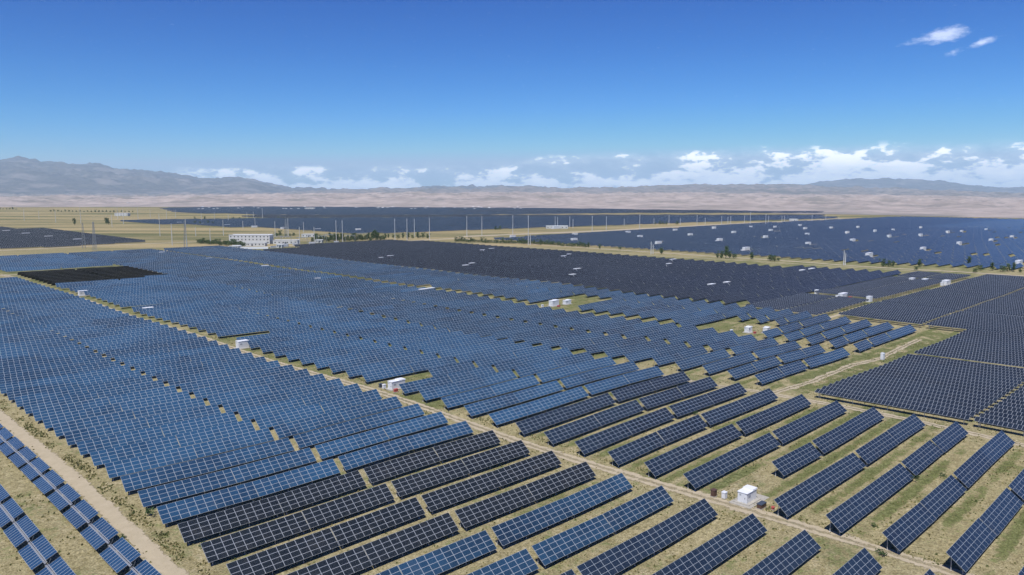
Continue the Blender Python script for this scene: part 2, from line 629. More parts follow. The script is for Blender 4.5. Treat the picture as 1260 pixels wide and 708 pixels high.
track([(100, 905), (300, 915), (430, 900), (500, 820)], 9, .06, 1.5, 6)
track([(660, 770), (900, 735), (1320, 725), (1720, 700)], 26, .08, 3, 12)
track([(60, 640), (128, 633), (186, 640)], 5, .05, .8, 5)

# ------------------------------------------------------------------ hills
def crest_h(y, r):
    return H + (HY - y) / F_PX * r


def hills(name, crest, r0, r1, r2, n_az, n_r, amp, mat, x0=-160, x1=1420, base_z=-2, seed=0.0, power=1.2, ns=620):
    v, f = [], []
    for i in range(n_az + 1):
        x = x0 + (x1 - x0) * i / n_az
        a = math.atan((x - CX) / (F_PX / math.cos(PITCH)))
        yc = interp(crest, x)
        rb = interp(r0, x)
        for j in range(n_r + 1):
            t = j / n_r
            if t < .8:
                s = t / .8
                r = rb + (r1 - rb) * s
                e = s ** power
            else:
                s = (t - .8) / .2
                r = r1 + (r2 - r1) * s
                e = 1 - s * s
            hc = crest_h(yc, r1 * math.cos(a) ** 0)
            X, Y = r * math.sin(a), r * math.cos(a)
            q = Vector((X / ns, Y / ns, seed))
            rd = 1 - abs(noise.fractal(q * 1.6, .9, 2.1, 7))* 1.6
            rd2 = noise.fractal(q * 4.0, .9, 2.1, 6)
            rd3 = 1 - abs(noise.fractal(q * 6.0, .9, 2.0, 4)) * 2
            z = base_z + (hc - base_z) * e + amp * (rd * .55 + rd2 * .35 + rd3 * .22 - .45) * min(1, e * 2.0)
            v.append((X, Y, max(z, base_z)))
    m = n_r + 1
    for i in range(n_az):
        for j in range(n_r):
            f.append((i * m + j, (i + 1) * m + j, (i + 1) * m + j + 1, i * m + j + 1))
    me = bpy.data.meshes.new(name)
    me.from_pydata(v, [], f)
    me.materials.append(mat)
    for p in me.polygons:
        p.use_smooth = True
    o = link(name, me)
    tag(o, kind='structure')
    return o


def hill_mat(name, a, b_, c_):
    m, nd, lk, b = new_mat(name)
    g = nd.new('ShaderNodeNewGeometry')
    n1 = noise_node(nd, lk, g.outputs['Position'], .0016, 8, .62)
    n2 = noise_node(nd, lk, g.outputs['Position'], .009, 6, .65)
    c = mixc(nd, lk, mrange(nd, lk, n2, .35, .65), a, b_)
    c = mixc(nd, lk, mrange(nd, lk, n1, .50, .62, 0, .75), c, c_)
    lk.new(c, b.inputs['Base Color'])
    b.inputs['Roughness'].default_value = .95
    return m


MAT['foothill'] = hill_mat('pale_pink_earth', (.31, .265, .235), (.47, .40, .355), (.20, .19, .165))
MAT['scrub'] = hill_mat('scrubby_ridge', (.17, .165, .155), (.31, .275, .25), (.14, .145, .13))
MAT['mountain'] = hill_mat('scrubby_mountain_slope', (.085, .095, .105), (.16, .16, .155), (.27, .25, .24))
R0 = [(-160, 3700), (0, 3640), (330, 3250), (630, 2740), (950, 2270), (1260, 2080), (1420, 2000)]
hills('foothills', [(-160, 243), (0, 242), (200, 242), (340, 240), (430, 239), (520, 238), (640, 238), (700, 239), (830, 238), (950, 240), (1060, 241), (1160, 242), (1260, 244), (1420, 245)],
      R0, 7200, 8200, 700, 110, 46, MAT['foothill'], seed=1.7, power=.85, ns=900, base_z=.3)
hills('scrub_ridge', [(-160, 240), (340, 239), (430, 235), (520, 233), (640, 231), (690, 233.5), (760, 232), (830, 229.5), (900, 228.5), (960, 229.5), (1010, 231), (1060, 233), (1160, 236), (1260, 240), (1420, 242)],
      [(-160, 8000), (1420, 7600)], 14000, 15500, 700, 60, 105, MAT['scrub'], seed=3.3, power=.9, ns=1700)
hills('mountain', [(-160, 206), (-40, 202), (0, 204), (25, 202), (50, 206), (100, 207), (120, 207), (150, 212), (200, 216), (240, 221), (262, 221), (290, 220), (310, 223), (330, 229), (360, 233), (430, 236), (520, 232), (600, 231), (680, 233), (760, 246), (1420, 250)],
      [(-160, 12000), (1420, 12000)], 21000, 23500, 620, 80, 190, MAT['mountain'], seed=5.1, power=.8, ns=2600)
hills('far_ridge', [(-160, 240), (900, 236), (960, 230), (1010, 226), (1050, 222.5), (1090, 222), (1130, 224), (1180, 228), (1230, 232), (1420, 236)],
      [(-160, 21000), (1420, 21000)], 26500, 28500, 400, 40, 140, MAT['mountain'], x0=300, seed=9.0, power=.8, ns=2600)

# haze
hz = MB()
hz.box(-27000, 27000, -900, 29500, -4, 1000)
hm = bpy.data.materials.new('haze')
hm.use_nodes = True
hm.node_tree.nodes.clear()
ho = hm.node_tree.nodes.new('ShaderNodeOutputMaterial')
hv = hm.node_tree.nodes.new('ShaderNodeVolumePrincipled')
hv.inputs['Color'].default_value = (.62, .84, 1.0, 1)
hv.inputs['Density'].default_value = HAZE
hv.inputs['Anisotropy'].default_value = .0
hm.node_tree.links.new(hv.outputs[0], ho.inputs['Volume'])
o = link('haze', hz.mesh('haze', [hm]))
tag(o, kind='stuff')

# ------------------------------------------------------------------ fixed tables
PITCH_W = 9.43
W0 = 30.0
ML = 1.62                      # module length along the row
TL, TY, TZ0, TZ1 = 11 * ML, 2.85, .85, 3.12


def row_w(k):
    return W0 + PITCH_W * k


def slab(mb, n, z0=TZ0, z1=TZ1, y=TY, rows=4, ofs=(0, 0), x0=0.0, length=None):
    L = length or n * ML
    t = .05
    ny, nz = -(z1 - z0), y
    q = math.hypot(ny, nz)
    ny, nz = ny / q * t, nz / q * t
    lo = [(x0, 0, z0), (x0 + L, 0, z0), (x0 + L, y, z1), (x0, y, z1)]
    up = [(a, b + ny, c + nz) for a, b, c in lo]
    a, b = ofs
    mb.face([lo[3], lo[2], lo[1], lo[0]], 2)
    mb.face(up, 0, [(a, b), (a + n, b), (a + n, b + rows), (a, b + rows)])
    for i, j in ((0, 1), (1, 2), (2, 3), (3, 0)):
        mb.face([lo[i], lo[j], up[j], up[i]], 1)


_tm = {}


def table_meshes(n, colour):
    key = (n, colour)
    if key in _tm:
        return _tm[key]
    L = n * ML
    mb = MB()
    slab(mb, n)
    pan = mb.mesh('panel_array', [MAT[colour], MAT['alu'], MAT['back']])
    sl = (TZ1 - TZ0) / TY
    if ('f', n) not in _tm:
        fr = MB()
        for y in (.35, 1.05, 1.8, 2.5):
            z = TZ0 + y * sl - .07
            fr.box(.05, L - .05, y - .03, y + .03, z - .07, z)
        npair = max(2, round(L / 4.4))
        xs = [.9 + (L - 1.8) * i / (npair - 1) for i in range(npair)]
        for x in xs:
            fr.bar((x, .15, TZ0 + .15 * sl - .19), (x, 2.7, TZ0 + 2.7 * sl - .19), .05)
            fr.bar((x, .62, .35), (x, 2.2, TZ0 + 2.2 * sl - .25), .03)
        _tm[('f', n)] = (fr.mesh('support_frame', [MAT['steel']]), xs)
        for y, key2 in ((.6, 'front'), (2.25, 'rear')):
            lb = MB()
            zt = TZ0 + y * sl - .22
            lb.bar((0, y, -.6), (0, y, zt), .055, n=6)
            lb.box(-.09, .09, y - .09, y + .09, -.6, .12)
            _tm[(key2,)] = lb.mesh('leg', [MAT['post']])
    _tm[key] = (pan,) + _tm[('f', n)]
    return _tm[key]


ONES = ['', 'first', 'second', 'third', 'fourth', 'fifth', 'sixth', 'seventh', 'eighth', 'ninth', 'tenth', 'eleventh', 'twelfth', 'thirteenth', 'fourteenth', 'fifteenth', 'sixteenth', 'seventeenth', 'eighteenth', 'nineteenth']
TENS = {2: 'twent', 3: 'thirt', 4: 'fort', 5: 'fift', 6: 'sixt', 7: 'sevent', 8: 'eight', 9: 'ninet'}


def ordn(n):
    if n < 20:
        return ONES[n]
    t, r = divmod(n, 10)
    if t > 9:
        return 'hundred-and-' + ordn(n - 100) if n > 100 else 'hundredth'
    return TENS[t] + ('ieth' if r == 0 else 'y-' + ONES[r])


# boxes standing between the rows: (u, w, length)
tables = []                    # (u, w, n, colour, bay, index-in-row, row)
boxholes = []


def bay_row(k, segs, colour, bay):
    for i, (u, n) in enumerate(segs):
        tables.append([u, row_w(k), n, colour, bay, i, k, 0])


for k in range(-4, 81):
    w = row_w(k)
    # bay A, left of the central track
    if k <= 58 or k >= 66:
        colA = 'blue' if k >= 11 else ('dark' if k >= 7 else ('blue' if k >= 5 else 'navy'))
        if k in (5, 6):
            colA = 'mid'
        sa = [(46.2, 11), (64.1, 11), (83.2, 11), (101.1, 11)]
        if k > 30:
            sa = [(8.6, 11), (26.6, 11)] + sa if k > 66 else sa
        if k < 0:
            sa = sa[2:]
        bay_row(k, sa, colA, 'A')
    # bay B
    colB = 'blue' if k >= 11 else 'navy'
    sb = [(126.5, 11), (144.4, 11), (163.4, 11), (181.3, 11)]
    if k in (4, 16, 27, 39, 50):
        sb = sb[1:]
    if 53 <= k <= 62:
        nb = 4 if k != 53 else 3
        bay_row(k, sb[:nb], 'north', 'B')
        bay_row(k, sb[nb:], 'blue', 'B')
    elif not 63 <= k <= 65:
        bay_row(k, sb, colB, 'B')
    # dark field D
    if k >= 17:
        n0 = 351.0
        u_end = 585 if w < 260 else 566
        if w > 560:
            u_end = 560 - (w - 560) * .05
        if w <= 700:
            sd_ = []
            u = n0 + (8 if k == 17 else 0)
            j = 0
            while u + TL < u_end:
                sd_.append((u, 11))
                u += 17.86 if j % 2 == 0 else 18.3
                j += 1
            bay_row(k, sd_, 'slate_dark', 'D')
        elif w <= 742:
            bay_row(k, [(405 + i * 18.4, 11) for i in range(7)], 'slate_dark', 'D')

# bay C, between the second track and the dark field: its rows stand a little closer
for k in range(0, 78):
    w = 106.6 + 8.98 * k
    if w > 785:
        break
    u0 = 210.4 if w < 130 else (208.6 if w < 150 else (205.2 if w < 178 else 202.0))
    if u0 > 208:
        sc = [(u0, 9), (u0 + 14.7, 10), (243.2, 11), (261.1, 9)]
    elif u0 > 203:
        sc = [(u0, 11), (u0 + 17.9, 11), (243.0, 11), (260.9, 10)]
    else:
        sc = [(u0, 11), (u0 + 17.9, 11), (240.0, 11), (257.9, 11)]
    s2 = [(284.5, 8), (298.6, 11), (317.2, 17)] if w < 146 else [(286.5, 11), (304.4, 11), (322.9, 13)]
    if 148 < w < 171:
        s2 = [(313, 5), (322.2, 14)]
    if 171 < w < 186:
        s2 = [(278.5, 11), (296.4, 11), (314.8, 18)]
    if 250 < w < 275:
        s2 = s2[2:]
    if 360 < w < 369:
        s2 = s2[2:]
    for i, (u, n) in enumerate(sc + s2):
        tables.append([u, w, n, 'mid', 'C', i, k, 0])

# the field beyond the road on the right, with service gaps
for k in range(4, 70):
    w = row_w(k)
    u = 642 + (max(0, 260 - w)) * .22
    j = 0
    while u < 1900:
        if w < 735 - (u - 627) * .075 + (30 if u < 700 else 0):
            if (j + (k // 13)) % 9 != 8 or rnd.random() < .6:
                tables.append([u, w, 11, 'steelblue' if u < 1350 or w > 420 else 'mid', 'R', j, k, 0])
        u += 17.9 if j % 2 == 0 else 18.9
        j += 1


def inside(poly, x, y):
    r = False
    for (a, b), (c, d) in zip(poly, poly[1:] + poly[:1]):
        if (b > y) != (d > y) and x < (c - a) * (y - b) / (d - b) + a:
            r = not r
    return r


def fill(polypx, colour, bay, du=36.6, n=22, dk=1, z=1.5):
    P = [ground_pt(x, y, z) for x, y in polypx]
    k0 = int((min(p[1] for p in P) - W0) / PITCH_W)
    k1 = int((max(p[1] for p in P) - W0) / PITCH_W) + 1
    u0, u1 = min(p[0] for p in P), max(p[0] for p in P)
    for k in range(k0, k1 + 1, dk):
        u = u0 + 1
        while u < u1:
            if inside(P, u + du / 2, row_w(k)) and rnd.random() > .015:
                tables.append([u, row_w(k), n, colour, bay, 0, k, 0])
            u += du


fill([(-120, 280), (0, 280.5), (60, 283), (130, 289.5), (195, 296.5), (60, 304), (-120, 307)], 'dark', 'W1')
fill([(160, 271.2), (330, 269.4), (640, 267.4), (1000, 266.8), (1032, 268), (1010, 269.2), (860, 273.2), (740, 277.5), (620, 281.3), (500, 286), (430, 286.6), (330, 280.5), (220, 276), (160, 273)], 'steelblue', 'S1')
fill([(300, 265.0), (1012, 264.9), (1012, 266.2), (640, 266.8), (330, 268)], 'dark', 'S3', 54.5, 33)
fill([(205, 256), (300, 254.6), (640, 256.3), (775, 258), (775, 262), (640, 263.5), (450, 264.6), (330, 264.2), (225, 261.5)], 'steelblue', 'S2', 54.5, 33)
fill([(560, 258), (770, 258.2), (1010, 260.5), (1010, 262), (560, 262)], 'dark', 'S4', 54.5, 33)
fill([(-100, 249), (20, 248.6), (160, 250), (200, 251.5), (100, 252.5), (-100, 251.5)], 'mid', 'S5', 54.5, 33)

# containers: (px x, px y of the base, length, kind)
box_px = [(102, 361, 4.5), (183, 380, 4.5), (297, 421, 4), (200, 312, 5), (255, 319, 5), (325, 328, 5), (393, 344, 4), (469, 318, 4), (482, 316, 6),
          (568, 327, 5), (581, 325, 5), (592, 309, 5), (603, 307, 6), (695, 317, 5), (704, 315, 4), (699, 339, 5), (716, 335, 7), (824, 326, 5), (833, 324, 7),
          (520, 357, 5.5), (529, 356, 4), (877, 355.5, 5.5), (887, 351.5, 5), (988, 337, 5), (999, 335, 6),
          (1037, 369, 7), (1122, 348, 5), (1138, 349, 5.5), (1164, 351, 8),
          (1046, 298.5, 9), (1074, 317.5, 10), (1133, 309.5, 9), (1179, 302.5, 9), (1217, 298.5, 8), (1252, 327, 11), (1093, 293.5, 8), (1132, 292, 8), (1165, 288, 8),
          (1187, 287.5, 7), (1212.5, 285, 7), (1249, 294.5, 8), (1101, 285.5, 7), (1077, 286.5, 7), (1130, 282, 7), (1052, 281.5, 7),
          (923, 310, 10), (884, 298, 9), (945, 294.5, 8), (904.6, 288.5, 8), (880, 282.5, 8), (850, 291.5, 8), (952, 286, 8), (995, 291, 8), (992, 283.5, 8),
          (986, 279.5, 8), (1019, 282.5, 8), (1039, 288.5, 8), (923, 281.5, 7), (951, 281.5, 7), (992, 303, 8),
          (708.5, 291, 8), (709, 298, 9), (630.5, 294, 8), (774.5, 288.5, 8), (786, 294, 8), (810, 302, 9), (831, 285.5, 8), (687, 281.8, 16),
          (440.6, 285, 8), (249, 277, 9), (278.5, 278.5, 9), (312.5, 280, 9), (349.6, 282, 9), (392, 284, 9), (222, 275.5, 9),
          (7, 286, 9), (32, 289.5, 9), (61, 293.5, 9), (95, 297, 9)]
boxes = []
for x, y, L in box_px:
    u, w = ground_pt(x, y, 0)
    if L < 7 and x < 870 and y > 300:
        u, w = ground_pt(x, y - 1, 2.6)
    k = math.floor((w - W0) / PITCH_W)
    tall = L >= 7 or x < 0
    if u < 600 and w < 190 and u > 340:        # beside the tracker blocks
        boxes.append((u, w, L, k, 'T'))
        continue
    fr = (w - W0) / PITCH_W - k
    k = math.floor((w - W0 - 1.5) / PITCH_W)
    ww = row_w(k) + 6.2
    boxes.append((u, ww, L, k, 'F'))
    if u > 640 or w > 760:
        # a clearing in the row in front of it and to its left
        kk = k
        for t in tables:
            if t[6] in (kk, kk) and t[0] < u + L / 2 and t[0] + t[2] * ML > u - L / 2 - (4 if L >= 10 and x > 880 else -1):
                t[7] = 1
tables = [t for t in tables if not t[7] and (in_view(t[0], t[1], 170, 90) or in_view(t[0] + t[2] * ML, t[1] + TY, 170, 90))]


def table_pose(u, w, n):
    L = n * ML
    za, zb = terr(u, w + 1), terr(u + L, w + 1)
    return za, math.asin((zb - za) / L)


def dist(t):
    c = W(t[0] + t[2] * ML / 2, t[1], 0)
    return math.hypot(c.x, c.y)


def visible(t):
    return (0 < px(t[0], t[1], 2)[0] < 1260 or 0 < px(t[0] + t[2] * ML, t[1], 2)[0] < 1260) and px(t[0], t[1] + 2, 2.5)[1] < 712


tables.sort(key=lambda t: (not visible(t), dist(t)))
near = tables[:300]
far = tables[300:]
BAYN = {'A': 'left of central track', 'B': 'right of central track', 'C': 'beyond the second track',
        'C2': 'far right beyond the cabins', 'D': 'charcoal field', 'R': 'past the road'}
CN = {'slate_dark': 'charcoal', 'steelblue': 'weathered blue', 'blue': 'bright blue', 'navy': 'dark navy', 'mid': 'mid blue', 'dark': 'charcoal', 'north': 'black-backed'}
rank = {}
for bay in BAYN:
    kk = sorted({t[6] for t in near if t[4] == bay and visible(t)})
    for i, k in enumerate(kk):
        rank[(bay, k)] = i + 1
placed = {}
POSN = ['leftmost', 'second from left', 'third from left', 'rightmost']
cnt = {}
for t in near:
    cnt.setdefault((t[4], t[6]), []).append(t)
for key, lst in cnt.items():
    lst.sort(key=lambda t: t[0])


def make_table(n, colour, legs):
    pan, fr, xs = table_meshes(n, colour)
    root = thing('solar_table', 'x', 'solar table', (0, 0, 0))
    link('panel_array', pan, root)
    link('support_frame', fr, root)
    if legs:
        for x in xs:
            for kx in ('front', 'rear'):
                link('leg', _tm[(kx,)], root, (x, 0, 0))
    return root


protos = {}
for idx, t in enumerate(near):
    u, w, n, colour, bay, i, k, _ = t
    legs = True
    key = (n, colour, legs)
    c = 'dark' if colour == 'north' else colour
    if key not in protos:
        root = make_table(n, c, legs)
        protos[key] = root
    else:
        root = copy_tree(protos[key])
    za, s = table_pose(u, w, n)
    root.location = W(u, w, za)
    root.rotation_euler = (R(rnd.gauss(0, .9)), -s + R(rnd.gauss(0, .12)), THETA + R(rnd.gauss(0, .15)))
    lst = cnt[(bay, k)]
    j = lst.index(t)
    nn = len(lst)
    pos = 'only one' if nn == 1 else ('leftmost' if j == 0 else ('rightmost' if j == nn - 1 else ordn(j + 1) + ' from left'))
    root['label'] = '%s table, %s, %s row from front, %s' % (CN[colour], pos, ordn(rank.get((bay, k), 1)), BAYN.get(bay, 'far field'))
    root['group'] = 'fixed solar tables standing in rows across the plain'


def merge(name, items, mats):
    """items: list of (arrays, 3x3 matrix, translation, uv offset)"""
    V, LT, MI, UV = [], [], [], []
    for (v, lt, mi, uv), mat, tr, uo in items:
        V.append(v @ mat.T + tr)
        LT += lt
        MI += mi
        UV.append(uv + uo)
    V = np.concatenate(V)
    UV = np.concatenate(UV)
    LT = np.array(LT, dtype=np.int32)
    me = bpy.data.meshes.new(name)
    me.vertices.add(len(V))
    me.vertices.foreach_set('co', V.ravel())
    me.loops.add(len(V))
    me.loops.foreach_set('vertex_index', np.arange(len(V), dtype=np.int32))
    me.polygons.add(len(LT))
    st = np.concatenate([[0], np.cumsum(LT)[:-1]]).astype(np.int32)
    me.polygons.foreach_set('loop_start', st)
    me.polygons.foreach_set('loop_total', LT)
    for m in mats:
        me.materials.append(m)
    me.polygons.foreach_set('material_index', np.array(MI, dtype=np.int32))
    uvl = me.uv_layers.new(name='UVMap')
    uvl.data.foreach_set('uv', UV.ravel())
    me.update(calc_edges=True)
    me.validate()
    return me


def rotm(rx, ry, rz):
    m = Matrix.Rotation(rz, 3, 'Z') @ Matrix.Rotation(ry, 3, 'Y') @ Matrix.Rotation(rx, 3, 'X')
    return np.array(m)


CMAT = ['alu', 'back', 'steel', 'blue', 'navy', 'mid', 'dark', 'steelblue', 'slate_dark']
_fa = {}


def far_arrays(n, colour, posts):
    key = (n, colour, posts)
    if key in _fa:
        return _fa[key]
    mb = MB()
    slab(mb, n)
    ci = CMAT.index('dark' if colour == 'north' else colour)
    mb.m = [{0: ci, 1: 0, 2: 1}[m] for m in mb.m]
    sl = (TZ1 - TZ0) / TY
    if posts:
        L = n * ML
        npair = max(2, round(L / 4.4))
        for q in range(npair):
            x = .9 + (L - 1.8) * q / (npair - 1)
            for y in (.6, 2.25):
                mb.bar((x, y, -.6), (x, y, TZ0 + y * sl - .1), .055, 2)
            mb.bar((x, .15, TZ0 + .15 * sl - .1), (x, 2.7, TZ0 + 2.7 * sl - .1), .05, 2)
    _fa[key] = mb.arrays()
    return _fa[key]


items = []
for q, t in enumerate(far):
    u, w, n, colour, bay, i, k, _ = t
    za, s = table_pose(u, w, n)
    d = dist(t)
    if colour == 'north':                      # these face away: turned about, their dark backs show
        L = n * ML
        m = rotm(0, s, THETA + math.pi)
        p = W(u + L, w + TY, terr(u + L, w))
    else:
        m = rotm(R(rnd.uniform(-1.1, 1.1)), -s, THETA)
        p = W(u, w, za)
    arr = far_arrays(n, colour, d < 520)
    if q % 3 == 0 and colour == 'mid':
        arr = far_arrays(n, 'blue', d < 520) if rnd.random() < .12 else arr
    items.append((arr, m, np.array(p), np.array([(q % 977) * 40, (q // 977) * 8])))
me = merge('solar_tables_far', items, [MAT[c] for c in CMAT])
o = link('solar_tables_beyond', me)
tag(o, 'endless rows of blue and charcoal panel tables stretching to the far plain', 'solar tables', kind='stuff')
print('fixed tables', len(near), len(far))

# ------------------------------------------------------------------ single-module trackers on the right
TRK_L = 39.0
TRK_TILT = R(22)


def tracker_rows():
    rr = []

    def block(u0, u1, segs, bay):
        n = int((u1 - u0) / 4.1)
        for i in range(n + 1):
            u = u0 + (u1 - u0) * i / n
            for j, (a, b) in enumerate(segs):
                rr.append([u, a, b, bay, i, j])
    block(209.4, 282.0, [(51.4, 90.0), (11.6, 50.2), (-28, 10.4)], 'E1')
    block(290.6, 351.8, [(51.4, 90.0), (11.6, 50.2), (-28, 10.4)], 'E2')
    block(357.0, 403.0, [(108.4, 144.4), (68.4, 106.6), (28.4, 66.6)], 'F')
    block(410.5, 478.5, [(108.4, 144.4), (68.4, 106.6), (28.4, 66.6)], 'F')
    block(484.0, 596.0, [(108.4, 143.0), (68.4, 106.6), (28.4, 66.6)], 'F')
    block(346.5, 407.0, [(149.8, 165.9), (167.3, 186.0)], 'G')
    block(421.0, 536.0, [(150.6, 167.0), (168.4, 184.4)], 'H')
    block(546.0, 583.0, [(149.0, 165.0), (167.0, 183.0)], 'H')
    return [r for r in rr if in_view(r[0], r[1], 90, 60) or in_view(r[0], r[2], 90, 60)]


def tracker_mb(L, kind):
    """kind: 'panel' | 'tube' ; local x along -w?  built along local y = w"""
    n = round(L / 1.0)
    c, s = math.cos(TRK_TILT), math.sin(TRK_TILT)
    hw = 1.0
    mb = MB()
    # lower edge on the west (-x), upper edge on the east (+x)
    lo = [(-hw * c, 0, -hw * s), (hw * c, 0, hw * s), (hw * c, L, hw * s), (-hw * c, L, -hw * s)]
    up = [(x - .045 * s, y, z + .045 * c) for x, y, z in lo]
    mb.face([lo[3], lo[2], lo[1], lo[0]], 2)
    mb.face(up, 0, [(0, 0), (0, 1), (n, 1), (n, 0)])
    for i, j in ((0, 1), (1, 2), (2, 3), (3, 0)):
        mb.face([lo[i], lo[j], up[j], up[i]], 1)
    return mb


CZ = 2.05
_tk = {}


def tracker_parts(L):
    key = round(L, 1)
    if key in _tk:
        return _tk[key]
    pan = tracker_mb(L, 'panel')
    pm = pan.mesh('panel_array', [MAT['tracker'], MAT['alu'], MAT['back']])
    tb = MB()
    tb.bar((0, -.3, -.1), (0, L + .3, -.1), .075, n=6)
    tm = tb.mesh('torque_tube', [MAT['steel']])
    n = max(2, round(L / 7.8))
    ys = [1.2 + (L - 2.4) * i / (n - 1) for i in range(n)]
    _tk[key] = (pm, tm, ys)
    return _tk[key]


pb = MB()
pb.bar((0, 0, -CZ - .6), (0, 0, -.1), .075, n=6)
pb.box(-.13, .13, -.1, .1, -.25, -.02)
post_me = pb.mesh('post', [MAT['post']])
db = MB()
db.box(-.16, .16, -.2, .2, -.6, -.15)
db.bar((0, 0, -CZ - .6), (0, 0, -.6), .09, n=8)
drive_me = db.mesh('drive_unit', [MAT['post']])

trs = tracker_rows()


def tvis(r):
    return any(0 < px(r[0], q, 2)[0] < 1260 and px(r[0], q, 2)[1] < 708 for q in (r[1], r[2]))


def tdist(r):
    c = W(r[0], (r[1] + r[2]) / 2)
    return math.hypot(c.x, c.y) * (30 / (r[2] - r[1])) ** .5


trs.sort(key=lambda r: (not tvis(r), tdist(r)))
tn, tf = trs[:290], trs[290:]
TB = {('E1', 0): 'nearest dark block, far half left of the gap', ('E1', 1): 'nearest dark block, half right of the gap',
      ('E1', 2): 'nearest dark block, cut by the right edge'}
BLK = {'E1': 'nearest tracker block', 'E2': 'second tracker block', 'F': 'large far tracker block', 'G': 'small tracker block by the white cabin', 'H': 'tracker block against the charcoal field'}
rk = {}
for bay in BLK:
    for i, u in enumerate(sorted({round(r[0], 2) for r in trs if r[3] == bay})):
        rk[(bay, u)] = i + 1
protos_t = {}
for r in tn:
    u, a, b, bay, i, j = r
    L = b - a
    key = round(L, 1)
    pm, tm, ys = tracker_parts(L)
    if key not in protos_t:
        root = thing('tracker_row', 'x', 'solar tracker', (0, 0, 0))
        link('panel_array', pm, root)
        link('torque_tube', tm, root)
        for y in ys:
            link('post', post_me, root, (0, y, 0))
        link('drive_unit', drive_me, root, (0, L - .9, 0))
        protos_t[key] = root
    else:
        root = copy_tree(protos_t[key])
    za, zb = terr(u, a), terr(u, b)
    root.location = W(u, a, CZ + za)
    root.rotation_euler = (math.asin((zb - za) / L), 0, THETA)
    jj = {0: 'left', 1: 'middle' if bay[0] in 'EF' else 'right', 2: 'right'}[j]
    if bay in 'GH':
        jj = {0: 'right', 1: 'left'}[j]
    root['label'] = 'dark tilted row, %s from front, %s section, %s' % (ordn(rk[(bay, round(u, 2))]), jj, BLK[bay])
    root['group'] = 'dark single tracker rows in the right-hand blocks'
items = []
tmats = ['tracker', 'alu', 'back', 'steel']
for q, r in enumerate(tf):
    u, a, b, bay, i, j = r
    L = b - a
    mb = tracker_mb(L, 'panel')
    for y in (1.2, L / 2, L - 1.2):
        mb.bar((0, y, -CZ - .6), (0, y, -.1), .075, 3)
    za, zb = terr(u, a), terr(u, b)
    items.append((mb.arrays(), rotm(math.asin((zb - za) / L), 0, THETA), np.array(W(u, a, CZ + za)), np.array([(q + 400) * 50, 0])))
if items:
    o = link('tracker_rows_beyond', merge('tracker_rows_far', items, [MAT[c] for c in tmats]))
    tag(o, 'farthest dark tracker rows in the large block at the right edge', 'solar trackers', kind='stuff')
print('trackers', len(tn), len(tf))

# ------------------------------------------------------------------ double trackers by the left road
T_TILT = R(26)


def wing(side, L=8.5):
    """side -1 lower west wing, +1 upper east wing"""
    c, s = math.cos(T_TILT), math.sin(T_TILT)
    a, b = (.20, 2.0)
    x0, x1 = (-b, -a) if side < 0 else (a, b)
    mb = MB()
    lo = [(x0 * c, 0, x0 * s), (x1 * c, 0, x1 * s), (x1 * c, L, x1 * s), (x0 * c, L, x0 * s)]
    up = [(x - .045 * s, y, z + .045 * c) for x, y, z in lo]
    mb.face([lo[3], lo[2], lo[1], lo[0]], 2)
    mb.face(up, 0, [(0, 0), (0, 1), (9, 1), (9, 0)])
    for i, j in ((0, 1), (1, 2), (2, 3), (3, 0)):
        mb.face([lo[i], lo[j], up[j], up[i]], 1)
    return mb.mesh('panel_wing', [MAT['blue_t'], MAT['alu'], MAT['back']])


c, s = math.cos(T_TILT), math.sin(T_TILT)
wings = [wing(-1), wing(1)]
fb = MB()
for x in (-.17, .17):
    fb.bar((x * c, -.7, x * s - .06), (x * c, 9.2, x * s - .06), .055, n=6)
fb.bar((0, -.7, -.14), (0, 9.2, -.14), .08, n=6)
for i in range(10):
    y = .05 + i * .94
    fb.bar((-1.9 * c, y, -1.9 * s - .07), (1.9 * c, y, 1.9 * s - .07), .03)
frame_me = fb.mesh('tracker_frame', [MAT['alu']])
pl = MB()
pl.bar((0, 0, -2.6), (0, 0, -.15), .09, n=8)
pl.bar((0, .05, -1.4), (.9 * c, .05, .9 * s - .12), .03)
tpost_me = pl.mesh('post', [MAT['steel']])
first = None
for si, (uc, nm) in enumerate(((36.4, 'strip beside the road'), (27.2, 'outer strip on the left'), (18.0, 'outermost strip in the corner'))):
    nvis = 0
    for i in range(-2, 34):
        w0 = 120.6 - .9 * (si > 0) + 10.2 * (i - 1)
        if not in_view(uc, w0 + 4, 90, 90):
            continue
        if first is None:
            root = thing('double_tracker', 'x', 'solar tracker', (0, 0, 0))
            link('panel_wing', wings[0], root)
            link('panel_wing', wings[1], root)
            link('tracker_frame', frame_me, root)
            link('post', tpost_me, root, (0, -.35, 0))
            link('post', tpost_me, root, (0, 8.9, 0))
            first = root
        else:
            root = copy_tree(first)
        root.location = W(uc, w0, 1.8 + terr(uc, w0 + 4))
        root.rotation_euler = (0, R(rnd.uniform(-1.2, 1.2)), THETA)
        nvis += 1
        root['label'] = 'blue winged tracker, %s from bottom, %s' % (ordn(nvis), nm)
        root['group'] = 'double blue trackers left of the dirt road'

# ------------------------------------------------------------------ inverter containers
_cm = {}


